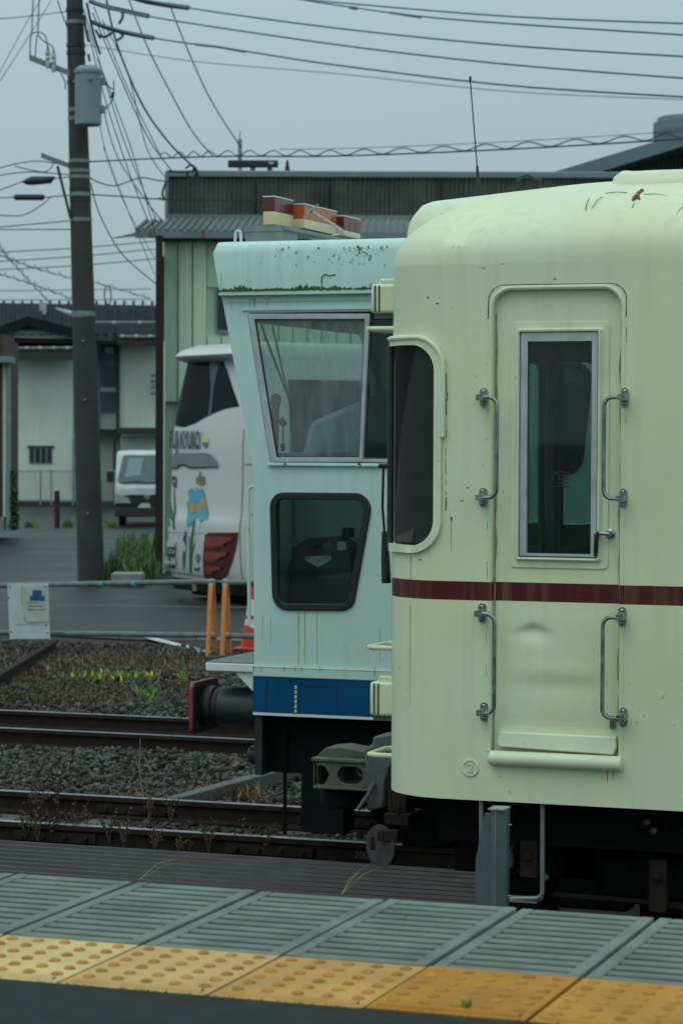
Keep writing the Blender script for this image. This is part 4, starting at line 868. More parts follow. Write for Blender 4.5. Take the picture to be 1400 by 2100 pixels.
# buffer
u0_, z0_ = mp(384, 1508); u1_, z1_ = mp(390, 1401); by0, by1 = YM + .02, YM + .40; zc_ = (z0_ + z1_) / 2
b = MB(); b.plate(rrect(by0, by1, z0_, z1_, .04, 5), [], lambda y, z, d: V((u0_ + d, y, z)), 0, .022); bf = b.build('buffer_plate', M['red'], mint, bev=.006)
MB().plate(offs(rrect(by0, by1, z0_, z1_, .04, 5), .004), [], lambda y, z, d: V((u0_ + d, y, z)), .0222, .028).build('buffer_back', M['darkgrey'], bf)
ymid = (by0 + by1) / 2; b = MB(); x430 = mp(430, 1455, ymid)[0]
b.lathe([(.05, .02), (.11, .03), (.12, .06), (.115, .075), (.118, .09), (.105, .1), (.105, .125), (.06, .13)], V((u0_, ymid, zc_)), (1, 0, 0), 24); b.build('buffer_spring', M['rubber'], mint)
b = MB(); b.lathe([(.03, 0), (.11, .0), (.115, .006), (.115, AB[0] - u0_ - .13), (.14, AB[0] - u0_ - .129), (.14, AB[0] - u0_ - .1)], V((u0_ + .13, ymid, zc_)), (1, 0, 0), 28); b.build('buffer_barrel', M['darkgrey'], mint)
yb2 = YMF - .21; b = MB(); b.lathe([(.11, .03), (.115, .1), (.115, AB[0] - u0_)], V((u0_, yb2, zc_)), (1, 0, 0), 20); b.plate(rrect(yb2 - .19, yb2 + .19, z0_, z1_, .04, 5), [], lambda y, z, d: V((u0_ + d, y, z)), 0, .03); b.build('far_buffer', M['darkgrey'], mint)
# underframe
b = MB(); e0_ = mp(521, 1590); b.box(AB[0], AB[0] + .045, YM + .01, YMF - .1, e0_[1], S1 - .016); b.build('end_beam', M['darkgrey'], mint)
b = MB(); b.box(AB[0] + .05, XME, YM + .12, YMF - .12, .45, S1 - .017); b.box(AB[0] + .25, AB[0] + .5, YM + .1, YM + .3, .12, .5); b.box(AB[0] + 1.3, AB[0] + 2.2, YM + .08, YM + .5, .25, .55); b.tube([(AB[0] + .15, YM + .1, .1), (AB[0] + .15, YM + .1, .7)], .012, 8); b.build('underframe', M['dark'], mint)
for xw in (AB[0] + .85, AB[0] + 3.6):
    for yw in (14.14, 15.34):
        s_ = -1 if yw < 14.7 else 1
        b = MB(); b.lathe([(.05, -.05), (.33, -.04), (.39, -.05), (.42, -.05), (.42, -.02), (.39, -.015), (.385, .06), (.33, .06), (.05, .07)], (xw, yw, .388), (0, s_, 0), 28); b.build('wheel', M['dark'], mint)
    MB().tube([(xw, 13.9, .388), (xw, 15.6, .388)], .06, 10).build('axle', M['dark'], mint)
b = MB(); q = mp(470, 1560); b.lathe([(.03, 0), (.055, .02), (.055, .25)], V((q[0], YM + .3, q[1] - .0)), (1, 0, 0), 14); b.build('rail_sweeper', M['darkgrey'], mint)
text('200.2', .06, M['faint'], tb, V((at(748, 1682, 14.12).x, 14.125, -.075)), (1, 0, 0), (0, 0, 1))
# light bar on the roof
YL = YM + .30; zl = at(540, 462, YL).z
rk = MB(); ra, rb_ = at(503, 488, YL - .05), at(585, 461, YL - .05); zs = (ra.z + rb_.z) / 2
rk.box(ra.x, rb_.x - .02, YL - .05, YL + .2, ra.z - .05, zs); rk.box(ra.x - .003, rb_.x - .018, YL - .055, YL + .5, zs + .001, rb_.z); lbm = thing('warning_light_bar', V((ra.x, YL, ra.z)), 'dark red, amber and cream warning light bar on the mint roof', 'light bar')
rk.build('mount', M['galv'], lbm); MB().box(rb_.x - .12, rb_.x - .0, YL - .04, YL + 1.3, rb_.z - .025, rb_.z - .003).build('tray', M['galv'], lbm, bev=.002)
xx = at(563, 430, YL).x; x_l = at(539, 430, YL).x; zt1 = at(550, 402, YL).z; zmid = at(550, 433, YL).z; zb1 = at(550, 460, YL).z
yb = YL
for (dx, ly, dz, mt, ns) in ((0, .30, 0, 'lbred', 3), (.07, .56, -.02, 'lbamber', 6), (.115, .30, -.045, 'lbred', 3)):
    x0, x1 = x_l + dx, xx + dx
    for i in range(ns):
        ya, yc = yb + ly * i / ns + .003, yb + ly * (i + 1) / ns - .0005
        MB().box(x0, x1, ya, yc, zmid + .002 + dz, zt1 - .004 + dz).build('lens', M[mt], lbm, bev=.002); MB().box(x0, x1, ya, yc, zb1 + (dz * .0 if dx else 0), zmid + dz).build('lens_base', M['lbcream'], lbm, bev=.002)
    MB().box(x0 - .003, x1 + .003, yb, yb + ly - .002, zt1 - .0035 + dz, zt1 + .003 + dz).build('cap', M['conewhite'], lbm); yb += ly
YA = YM + .28; b = MB(); b.tube([at(702, 474, YA), at(694, 468, YA)], .012, 8); b.tube([at(698, 470, YA), at(684, 460, YA)], .009, 8); b.tube([at(684, 460, YA), at(641, 434, YA)], .0065, 8); b.tube([at(622, 446, YA), at(652, 419, YA)], .006, 8); b.lathe([(.012, -.012), (.014, 0), (.012, .012)], at(638, 433, YA), (.6, 0, .8), 8); b.tube([at(690, 466, YA), at(702, 472, YA), at(696, 480, YA), at(680, 483, YA)], .004, 6)
tag(b.build('roof_aerial', M['chrome']), 'folded chrome aerial with a crossbar leaning on the mint roof', 'aerial')
l0, l1 = at(482, 496, YM + .2), at(494, 496, YM + .2); lt = at(488, 472, YM + .2); MB().tube([l0 - V((0, 0, .05)), l0 + V((0, 0, .02)), V((l0.x + .004, l0.y, lt.z - .006)), lt, V((l1.x - .004, l1.y, lt.z - .006)), l1 + V((0, 0, .02)), l1 - V((0, 0, .05))], .0085, 8).build('lifting_eye', M['mint'], mint)

# ================================================================== COACH
BN = gnd(497, 1246, ZR); RB = .38; BW = 2.5
def busframe(th):
    er = V((-math.sin(th), math.cos(th), 0)); return er, V((er.y, -er.x, 0))
th = R(41)
for k in range(200):
    er, es = busframe(th); 
    if toscreen(BN + er * BW)[0] < 332: th -= R(.1)
    else: th += R(.1)
er, es = busframe(th)
OUT = [(.30, -.03), (.42, .02), (.62, .05), (1.02, .06), (1.10, .055), (1.20, .02), (1.55, .0), (2.15, -.02), (2.45, -.06), (2.9, -.16), (3.2, -.24), (3.36, -.28), (3.47, -.36), (3.52, -.5)]
def outset(z):
    for (a, b_) in zip(OUT[:-1], OUT[1:]):
        if z <= b_[0]: t = (z - a[0]) / (b_[0] - a[0]); return a[1] + (b_[1] - a[1]) * max(0, t)
    return OUT[-1][1]
def bplan(s, d, sd):   # s: 0 = far rear corner, grows towards the near corner then along the side; d outset rear, sd outset side
    r = RB; Ls = BW - 2 * r
    if s < 0: p = er * (BW - r) ; a = (s / (r)) ; q = V((math.cos(a), math.sin(a))); return BN + es * (r - (r + d) * math.cos(-a)) + er * (BW - r + (r + sd) * math.sin(-a))
    if s < Ls: return BN + er * (BW - r - s) - es * d
    if s < Ls + r * math.pi / 2:
        a = (s - Ls) / r; return BN + er * (r - (r + sd) * math.sin(a)) + es * (r - (r + d) * math.cos(a))
    return BN + es * (r + s - Ls - r * math.pi / 2) - er * sd
def BS(s, z, d=0.0):
    o = outset(z); p = bplan(s, o - d, min(0, o * .5) - d); return V((p.x, p.y, ZR + z * 1.075))
def bsz(px, py):
    lo, hi = -RB * 1.2, 9.0; z = 1.5
    for it in range(6):
        lo, hi = -RB * 1.2, 9.0
        for _ in range(36):
            m = (lo + hi) / 2
            if toscreen(BS(m, z))[0] < px: lo = m
            else: hi = m
        p = BS((lo + hi) / 2, z); Zc = (p - CAM).dot(_f); z = min(3.5, max(.16, (fr(px, py, Zc).z - ZR) / 1.075))
    return ((lo + hi) / 2, z)
bus = thing('coach', BN + er * 1.2 + es * 3, 'white coach with iris prints on its rear, parked by the warehouse', 'coach')
ss = [-RB * 1.5 + RB * 1.5 * k / 6 for k in range(7)] + [(BW - 2 * RB) * k / 6 for k in range(1, 7)] + [BW - 2 * RB + RB * math.pi / 2 * k / 10 for k in range(1, 11)] + [3.5, 5, 7, 10, 12.5]
zsq = [.30, .36, .42, .5, .62, .8, 1.02, 1.06, 1.10, 1.15, 1.20, 1.35, 1.55, 1.85, 2.15, 2.3, 2.45, 2.65, 2.9, 3.05, 3.2, 3.3, 3.36, 3.42, 3.47, 3.5, 3.52]
b = MB(); b.grid(lambda s, z: BS(s, z), ss, zsq)
top = [BS(s, 3.52) for s in ss]; b.add(top + [BS(12.5, 3.52) + er * 2.0, BS(-RB * 1.5, 3.52)], [tuple(range(len(top) + 2))]); b.build('body', M['bus'], bus, ang=40)
MB().add([BN + V((0, 0, .05)) + es * .4 + er * .2, BN + es * 12 + er * .2 + V((0, 0, .05)), BN + es * 12 + er * 2.3 + V((0, 0, .05)), BN + es * .4 + er * 2.3 + V((0, 0, .05)), BN + V((0, 0, .36)) + es * .4 + er * .2, BN + es * 12 + er * .2 + V((0, 0, .36)), BN + es * 12 + er * 2.3 + V((0, 0, .36)), BN + es * .4 + er * 2.3 + V((0, 0, .36))],
         [(0, 3, 2, 1), (4, 5, 6, 7), (0, 1, 5, 4), (1, 2, 6, 5), (2, 3, 7, 6), (3, 0, 4, 7)]).build('chassis', M['dark'], bus)
def bplate(pts, nm, mat, d=-.008, parent=None, rnd=0, th_=.006):
    P = [bsz(*p) for p in pts]
    if rnd: P = rpoly(P, rnd, 4)
    u = [p[0] for p in P]; Ls = BW - 2 * RB
    cuts = [c for c in [-.1, 0] + [Ls * k / 5 for k in range(1, 5)] + [Ls + RB * math.pi / 2 * k / 8 for k in range(9)] if min(u) < c < max(u)]
    mb = MB(); bm = MB(); bm.plate(P, [], lambda u, v, dd: V((u, v, dd)), 0, 1, ucuts=cuts)
    # refine vertically so the plate follows the curved rear
    me = bmesh.new(); vs = [me.verts.new((v[0], v[1], 0)) for v in bm.v[:len(bm.v) // 2]]; n = len(vs)
    for f in bm.f:
        if max(f) < n:
            try: me.faces.new([vs[i] for i in f])
            except Exception: pass
    for zc_ in [z for z in zsq if min(p[1] for p in P) < z < max(p[1] for p in P)]:
        bmesh.ops.bisect_plane(me, geom=me.verts[:] + me.edges[:] + me.faces[:], plane_co=(0, zc_, 0), plane_no=(0, 1, 0))
    me.verts.index_update(); mb.add([BS(v.co.x, v.co.y, d) for v in me.verts], [tuple(v.index for v in f.verts) for f in me.faces]); me.free()
    return mb.build(nm, M[mat] if isinstance(mat, str) else mat, parent or bus, recalc=False, ang=60)
rw = bplate([(343, 868), (350, 800), (362, 752), (372, 742), (434, 733), (457, 737), (470, 770), (491, 833), (462, 838), (432, 850), (400, 868), (378, 876), (360, 873)], 'rear_window', 'busglass')
bplate([(431, 742), (446, 738), (452, 740), (440, 790), (434, 850), (428, 852), (434, 800)], 'window_pillar', pm('tinted_pillar', (0.045, 0.06, 0.065), 0.4), -.012, rw)
bplate([(445, 739), (456, 738), (453, 748), (443, 748)], 'brake_lamp', 'lamp_dark', -.014, rw)
# spoiler visor above the window
def visor(t, k):
    s = -RB * .9 + t * (BW - 2 * RB + RB * 2.4); e = 1 - abs(2 * t - 1) ** 10; pts = [(0.0, 3.50), (-.10 * e - .01, 3.485), (-.20 * e - .01, 3.43), (-.245 * e - .01, 3.36), (-.19 * e - .01, 3.31), (0.01, 3.27)]
    d, z = pts[k]; return BS(s, min(z, 3.5), d)
MB().grid(visor, [k / 24 for k in range(25)], list(range(6))).build('spoiler', M['bus'], bus, ang=60)
c = bsz(382, 904); text('FUJI KYUKO', .36, M['navy'], bus, BS(c[0], c[1], -.03), -er * .50, (0, 0, 1), bold=.012)
c = bsz(422, 905); 
bplate([(416, 905), (418, 898), (423, 896), (428, 899), (428, 907), (417, 907)], 'round_badge', 'lime', -.012); bplate([(416.5, 907), (428, 907), (427, 915), (423, 920), (418, 915)], 'round_badge', 'teal', -.012)
bplate([(341, 931), (380, 929), (420, 928), (434, 932), (446, 945), (449, 957), (392, 959), (382, 953), (368, 953), (364, 959), (341, 960)], 'trunk_trim', 'busgrey', -.018)
bplate([(341, 957), (364, 958), (369, 952), (382, 952), (392, 957.5), (449, 956.5), (449, 958.5), (391, 960.5), (381, 955), (370, 955), (364, 961), (341, 961)], 'trim_shadow_gap', 'rubber', -.020)
# tail lamp cluster
tl = bplate([(421, 1097), (430, 1092), (490, 1092), (486, 1120), (478, 1150), (468, 1178), (456, 1190), (440, 1189), (421, 1186)], 'tail_lamp', 'lamp_dark', -.012)
for (y0, y1, x1) in ((1099, 1121, 480), (1131, 1150, 470), (1160, 1176, 458)):
    bplate([(429, y0), (x1, y0 + 2), (x1 - 2, y0 + 8), (x1 - 18, y1 - 4), (440, y1), (429, y1 - 1)], 'lamp_lens', 'lamp_red', -.045, tl)
    bplate([(423, y0 + 4), (428, y0 + 1), (429, y1 - 2), (440, y1 + 1), (x1 - 18, y1 - 3), (x1 - 16, y1 - 1), (438, y1 + 4), (427, y1 + 2)], 'lamp_bezel', 'red', -.035, tl)
# plate and stickers
bplate([(341, 1108), (362, 1110), (362, 1121), (341, 1120)], 'plate_lamp', 'bus', -.035); pp = bplate([(349, 1122), (362, 1122), (360, 1166), (343, 1163)], 'number_plate', 'plate', -.02)
c = bsz(352, 1151); text('66-04', .15, M['platew'], pp, BS(c[0], c[1], -.03), -er, (0, 0, 1), bold=.004); c = bsz(355, 1131); text('山梨230', .075, M['platew'], pp, BS(c[0], c[1], -.03), -er, (0, 0, 1))
bplate([(335, 1171), (380, 1178), (420, 1184), (420, 1182.5), (380, 1176.5), (335, 1169.5)], 'bumper_seam', 'rubber', -.006)
bplate([(338, 1090), (380, 1092), (421, 1093), (421, 1094), (380, 1093), (338, 1091)], 'panel_seam', 'busgrey', -.006)
bplate([(500, 880), (501.2, 880), (501.2, 1240), (500, 1240)], 'side_seam', 'rubber', -.006); bplate([(502, 951.5), (530, 951.5), (530, 953), (502, 953)], 'side_seam', 'rubber', -.006); bplate([(505, 1055), (530, 1055), (530, 1056.3), (505, 1056.3)], 'side_seam', 'rubber', -.006)
for pts, mt in (([(354, 990), (352, 982), (356, 976), (362, 977), (364, 985), (362, 993), (364, 1000), (356, 998)], 'irisdeep'), ([(353, 986), (357, 984), (363, 986), (361, 990), (356, 990)], 'irisor'),
                ([(357.2, 1000), (358.6, 1000), (361, 1040), (359, 1085), (356, 1086), (357.5, 1040)], 'leafpr'), ([(349, 1030), (350.5, 1030), (357, 1060), (358, 1080), (355, 1070)], 'leafpr'), ([(347, 1040), (351, 1036), (350, 1052), (348, 1060), (350, 1075), (347, 1080)], 'olive'),
                ([(384, 1080), (386, 1050), (383, 1030), (390, 1028), (386, 1008), (394, 1000), (404, 1010), (402, 998), (410, 1004), (414, 1000), (420, 1010), (424, 1030), (428, 1050), (426, 1066), (420, 1064), (412, 1072), (406, 1060), (398, 1068), (392, 1078)], 'iris'),
                ([(389, 1034), (394, 1031), (400, 1033), (401, 1046), (396, 1053), (389, 1048)], 'irisor'), ([(404, 1036), (410, 1032), (414, 1040), (412, 1052), (407, 1050)], 'irisor'), ([(413, 1024), (419, 1021), (424, 1030), (421, 1043), (415, 1038)], 'irisor'),
                ([(399.5, 1066), (402, 1066), (396, 1110), (394, 1175), (390.5, 1176), (390, 1130), (393, 1100)], 'leafpr'), ([(388.5, 1098), (389.8, 1098), (391.5, 1140), (391.2, 1160)], 'leafpr'), ([(404, 1101), (402.5, 1104), (396, 1135), (393, 1172), (394, 1130)], 'leafpr'),
                ([(382, 1086), (383.5, 1095), (381, 1120), (378.5, 1110), (375, 1108), (378, 1097)], 'irisdeep'), ([(376, 1132), (378, 1128), (379, 1134), (377, 1160), (378.5, 1175), (375.5, 1160)], 'leafpr'), ([(384.4, 1110), (385.3, 1110), (381, 1150), (378.8, 1175), (379, 1150)], 'leafpr'),
                ([(402, 980), (408, 978), (410, 968), (413, 966), (413, 978), (421, 976), (422, 990), (418, 996), (408, 994), (403, 990)], 'olive'), ([(401, 1143), (404, 1136), (409, 1135), (412, 1142), (410, 1152), (405, 1155)], 'faint'), ([(400, 1164), (406, 1166), (410, 1162), (412, 1168), (406, 1171), (400, 1170)], 'navy')):
    bplate(pts, 'iris_print' if mt in ('iris', 'irisdeep', 'irisor') else ('leaf_print' if mt == 'leafpr' else 'sticker'), mt, -.010 - .002 * (mt == 'irisor') )
MB().grid(lambda s, z: BS(s, z, .01), ss, [.14, .22, .315]).build('lower_skirt', M['dark'], bus, recalc=False)
# side windows and wheel
b = MB()
for i in range(6):
    s0 = BW - 2 * RB + RB * 1.7 + .35 + i * 1.75
    MB().grid(lambda s, z: BS(s, z, -.012), [s0, s0 + .85, s0 + 1.7], [1.75, 2.15, 2.45, 2.9, 3.02]).build('side_window', M['busglass'], bus, recalc=False)
for s in (3.6, 10.2):
    p = BS(s, .5); MB().lathe([(.2, 0), (.46, .02), (.5, .06), (.5, .3), (.3, .3)], V((p.x, p.y, ZR + .5)) - er * .01, er, 24).build('wheel', M['rubber'], bus)
bplate([(335, 1200), (360, 1203), (395, 1210), (395, 1222), (360, 1214), (335, 1209)], 'bumper_recess', 'dark', -.004)
bplate([(391, 1214), (417, 1218), (417, 1236), (392, 1230)], 'exhaust_recess', 'rubber', -.006)

# ================================================================== BACKGROUND BUILDINGS (frontal to the lens: their street runs across the view)
EX, EY = _r0, V((-_r0.y, _r0.x, 0))      # across, away
def fbox2(mb, px0, px1, py0, py1, Z, dep, mi=0):
    a, c = fr(px0, py1, Z), fr(px1, py0, Z); w = (c - a).dot(EX); mb.obox(a, EX * w, EY * dep, V((0, 0, c.z - a.z)), mi); return mb
def part(px0, px1, py0, py1, Z, dep, nm, mat, parent, bev=0): return fbox2(MB(), px0, px1, py0, py1, Z, dep).build(nm, M[mat] if isinstance(mat, str) else mat, parent, bev=bev)
def Q(px, py, Z): return fr(px, py, Z)
ZW = 46.0
wh = thing('warehouse', Q(700, 1180, ZW), 'pale green panel warehouse with dark corrugated upper wall behind the coach', 'warehouse')
x = 336
while x < 830:
    if x < 438 and False: pass
    a = 485 if x < 840 else 485
    if 420 < x < 466:   # panel with the small window
        part(x, x + 29.0, 480, 588, ZW, .2, 'wall_panel', 'whwall', wh); part(x, x + 29.0, 690, 1184, ZW, .2, 'wall_panel', 'whwall', wh)
    else: part(x, x + 29.0, 480, 823 if x < 345 else 1184, ZW + .004 * (int(x) % 3), .2, 'wall_panel', 'whwall', wh)
    x += 29.4
part(334, 830, 478, 1190, ZW + .22, .1, 'wall_backing', 'whwall', wh)
wn = part(441, 475, 590, 682, ZW - .03, .06, 'window', 'hblue', wh); part(446, 480, 596, 676, ZW - .04, .02, 'pane', 'hwin', wn)
part(318, 334, 484, 1188, ZW - .6, .22, 'corner_column', 'rustcol', wh)
part(334.5, 339, 700, 1188, ZW - .58, .05, 'downpipe', 'whwall', wh)
MB().obox(Q(318, 1185, ZW - .38) , EX * .1, EY * .6, V((0, 0, 5.7))).build('side_wall', M['hdark'], wh)
# awning of ribbed tin with gutter
aw = MB(); e_a, e_b = Q(279, 473, ZW - .55), Q(840, 481, ZW - .55); u_a, u_b = Q(302, 452, ZW - .4), Q(840, 452, ZW - .4)
for i in range(37):
    t0_, t1_ = i / 37, (i + 1) / 37
    MB().add([e_a.lerp(e_b, t0_), e_a.lerp(e_b, t1_), u_a.lerp(u_b, t1_), u_a.lerp(u_b, t0_)] + [p + V((0, 0, -.02)) for p in (e_a.lerp(e_b, t0_), e_a.lerp(e_b, t1_), u_a.lerp(u_b, t1_), u_a.lerp(u_b, t0_))], [(0, 1, 2, 3), (7, 6, 5, 4), (0, 4, 5, 1), (3, 2, 6, 7), (0, 3, 7, 4), (1, 5, 6, 2)]).tube([e_a.lerp(e_b, t0_) + V((0, 0, .02)), u_a.lerp(u_b, t0_) + V((0, 0, .02))], .035, 6).build('roof_sheet', M['tinroof'], wh)
part(276, 842, 476, 487, ZW - .6, .1, 'gutter', 'tinroof', wh)
for px in (308, 416, 524, 632): part(px - 2, px + 2, 473, 488, ZW - .63, .02, 'gutter_clip', 'rust', wh)
part(318, 842, 487, 492, ZW - .5, .45, 'soffit', 'hdark', wh)
a, b_ = Q(231, 488, ZW - .55), Q(277, 480, ZW - .55); MB().tube([a, b_], [.01, .035], 6).build('broken_bracket', M['straw'], wh)
# corrugated upper wall
ZU = ZW - .3; pxs = [341 + 76 * i for i in range(13)]
for i, px in enumerate(pxs):
    p0, p1 = Q(px, 452, ZU), Q(px + 75.2, 452, ZU); h = Q(px, 361, ZU).z - p0.z; n = 33; b = MB()
    base = [p0.lerp(p1, k / (n - 1)) + EY * (.022 * math.sin(k * math.pi / 2) + .01 * (i % 2)) for k in range(n)]
    b.add(base + [p + V((0, 0, h)) for p in base], [(k, k + 1, n + k + 1, n + k) for k in range(n - 1)]); b.build('corrugated_sheet', M['corr'], wh, recalc=False, ang=80)
part(340, 1330, 352, 362, ZU - .08, .5, 'ridge_cap', 'tinroof', wh, .02); part(338, 346, 352, 462, ZU - .06, .3, 'corner_flashing', 'tinroof', wh)
part(342, 1330, 443, 455, ZU - .05, .1, 'base_flashing', 'tinroof', wh); part(339, 1330, 362, 480, ZU + .06, 3, 'upper_block', 'interdark', wh)
for px in (520, 672, 900): part(px, px + 3, 364, 452, ZU - .05, .04, 'joint_strip', 'hdark', wh)
# gable shed to the right, with tank
ZG = 62.0; gs = thing('gabled_shed', Q(1500, 1100, ZG), 'blue grey gabled shed roof rising at the right above the cream railcar', 'shed')
A, B, C_, D = Q(1118, 357, ZG - 3), Q(1700, 182, ZG - 3), Q(1700, 206, ZG - 3.0), Q(1210, 358, ZG - 3.0)
b = MB(); b.add([A, D, C_, B] + [p + EY * 6 for p in (A, D, C_, B)], [(0, 1, 2, 3), (7, 6, 5, 4), (0, 4, 5, 1), (1, 5, 6, 2), (2, 6, 7, 3), (3, 7, 4, 0)]); b.build('roof', M['roofblue'], gs)
for i, px in enumerate(range(1180, 1700, 60)):
    p0, p1 = Q(px, 470, ZG - 1), Q(px + 59.5, 470, ZG - 1); n = 29; b = MB()
    base = [p0.lerp(p1, k / (n - 1)) + EY * (.03 * math.sin(k * math.pi / 2)) for k in range(n)]
    tops = [V((p.x, p.y, Q(px + 59.5 * k / (n - 1), 362 - (px + 59.5 * k / (n - 1) - 1210) * .31, ZG - 1).z)) for k, p in enumerate(base)]
    b.add(base + tops, [(k, k + 1, n + k + 1, n + k) for k in range(n - 1)]); b.build('corrugated_sheet', M['corr'], gs, recalc=False, ang=80)
tk = thing('roof_tank', Q(1420, 290, ZG), 'round grey water tank above the shed roof at the right edge', 'tank'); c = Q(1425, 300, ZG + 4); r_ = (Q(1425, 300, ZG + 4) - Q(1339, 300, ZG + 4)).length
zt_ = Q(1339, 252, ZG + 4).z; z2 = Q(1350, 241, ZG + 4).z
MB().lathe([(r_, -2), (r_, zt_ - c.z - .25), (r_ * 1.01, zt_ - c.z - .2), (r_, zt_ - c.z - .15), (r_, zt_ - c.z)], c, (0, 0, 1), 40).build('drum', M['roofblue'], tk); MB().lathe([(r_ * .93, zt_ - c.z), (r_ * .9, z2 - c.z), (.05, z2 - c.z + .1)], c, (0, 0, 1), 40).build('lid', M['roofblue'], tk)
# aerial mast and cable box above the warehouse
b = MB(); b.tube([Q(492, 352, ZW + 3), Q(492, 285, ZW + 3)], .04, 8); b.tube([Q(492, 285, ZW + 3), Q(492, 268, ZW + 3)], .012, 6); b.tube([Q(487, 318, ZW + 3), Q(498, 318, ZW + 3)], .02, 6); b.build('x', M['galv']); tag(bpy.data.objects['x'], 'thin grey mast standing behind the warehouse parapet', 'mast'); bpy.data.objects['x'].name = 'aerial_mast'
for px, h in ((518, 342), (553, 343), (589, 336)):
    b = MB(); b.lathe([(.05, -.1), (.05, .05), (.03, .1), (.035, .14), (.01, .2)], Q(px, 350, ZW + .2), (0, 0, 1), 8); tag(b.build('roof_insulator', M['wire']), {518: 'leftmost', 553: 'middle', 589: 'rightmost'}[px] + ' of three dark insulator knobs on the warehouse parapet', 'insulator', 'knobs on the warehouse parapet')

# ---- white house at the left
ZH = 86.0
hs = thing('white_house', Q(150, 1035, ZH), 'white plastered two-storey house with dark tiled roofs behind the utility pole', 'house')
part(20, 150, 715, 1030, ZH, 6, 'wall', 'hwall', hs); part(150, 246, 690, 882, ZH + 1.2, 5, 'wall', 'hwall', hs); part(150, 246, 893, 1032, ZH + 1.6, 5, 'wall', 'hwall', hs)
part(246, 345, 700, 878, ZH + .4, 6, 'wall', 'hwall', hs); part(247, 345, 893, 1032, ZH + .7, 6, 'wall', 'hwall', hs)
part(140, 246, 880, 894, ZH + .7, 1, 'floor_band', 'hdark', hs); part(242, 345, 877, 892, ZH - .1, 1, 'floor_band', 'hdark', hs); part(0, 345, 1029, 1040, ZH - .1, .4, 'plinth', 'hdark', hs)
def roofslab(nm, pts, Zs, dz=.12):
    P = [Q(p[0], p[1], z) for p, z in zip(pts, Zs)]; return MB().add(P + [p - V((0, 0, dz)) for p in P], [(0, 1, 2, 3), (7, 6, 5, 4), (0, 4, 5, 1), (1, 5, 6, 2), (2, 6, 7, 3), (3, 7, 4, 0)]).build(nm, M['hroof'], hs)
mr_ = roofslab('main_roof', [(-40, 694), (345, 700), (345, 626), (-40, 620)], [ZH - .8, ZH - .8, ZH + 4.5, ZH + 4.5])
for i in range(20):
    p0, p1 = Q(-30 + i * 19, 690, ZH - .72).lerp(Q(-30 + i * 19 , 622, ZH + 4.5), .02), Q(-30 + i * 19, 621, ZH + 4.4); MB().tube([p0 + V((0, 0, .05)), p1 + V((0, 0, .05))], .05, 5).build('roof_rib', M['hroof'], mr_)
lr = roofslab('lower_roof', [(8, 728), (152, 728), (150, 694), (8, 694)], [ZH - 1.2, ZH - 1.2, ZH - .2, ZH - .2]); part(5, 155, 722, 737, ZH - 1.3, .2, 'eave_fascia', 'hdark', lr)
rr_ = roofslab('lower_roof', [(240, 690), (345, 692), (345, 660), (236, 658)], [ZH - .9, ZH - .9, ZH + .5, ZH + .5]); part(240, 345, 688, 706, ZH - 1.0, .2, 'eave_fascia', 'hdark', rr_)
MB().tube([Q(150, 661, ZH - .2), Q(345, 661, ZH - .2)], .04, 6).build('snow_bar', M['galv'], rr_)
for i in range(5): MB().lathe([(.05, -.05), (.07, 0), (.05, .05)], Q(27 + i * 27.8, 713, ZH - 1.3), (0, 0, 1), 8).build('snow_stop', M['ceramic'], lr)
for i in range(3): MB().lathe([(.05, -.05), (.07, 0), (.05, .05)], Q(251 + i * 28.5, 689, ZH - 1.1), (0, 0, 1), 8).build('snow_stop', M['ceramic'], rr_)
for i in range(2): MB().lathe([(.05, -.05), (.07, 0), (.05, .05)], Q(234 + i * 52, 661, ZH - .3), (0, 0, 1), 8).build('snow_stop', M['ceramic'], rr_)
MB().tube([Q(10, 714, ZH - 1.25), Q(150, 713, ZH - 1.25)], .04, 6).build('snow_bar', M['galv'], lr); MB().tube([Q(245, 690, ZH - 1.05), Q(345, 690, ZH - 1.05)], .04, 6).build('snow_bar', M['galv'], rr_)
# small gable with vent
gb = MB(); gpts = [Q(-40, 682, ZH - 1.0), Q(58, 648, ZH - 1.0), Q(158, 674, ZH - 1.0)]; g2 = [p - V((0, 0, .32)) for p in gpts]
gb.add(gpts + g2 + [p + EY * 3 for p in gpts + g2], [(0, 1, 4, 3), (1, 2, 5, 4), (0, 6, 7, 1), (1, 7, 8, 2), (3, 4, 10, 9), (4, 5, 11, 10), (0, 3, 9, 6), (2, 8, 11, 5)]); gb.build('gable_roof', M['hroof'], hs)
MB().prism([(-30, 694), (150, 694), (150, 684), (58, 656), (-30, 686)], lambda u, v, d: Q(u, v, ZH - .6) + EY * d, 0, .1).build('gable_wall', M['hwall'], hs); part(35, 90, 662, 676, ZH - .7, .05, 'gable_vent', 'hdark', hs); part(0, 150, 680, 685, ZH - .75, .1, 'gable_trim', 'hblue', hs)
part(81, 94, 620, 645, ZH + 2.8, .3, 'roof_vent', 'ceramic', mr_); MB().tube([Q(114, 632, ZH - 1), Q(146, 643, ZH - 1)], [.03, .1], 6).build('drain_elbow', M['ceramic'], hs)
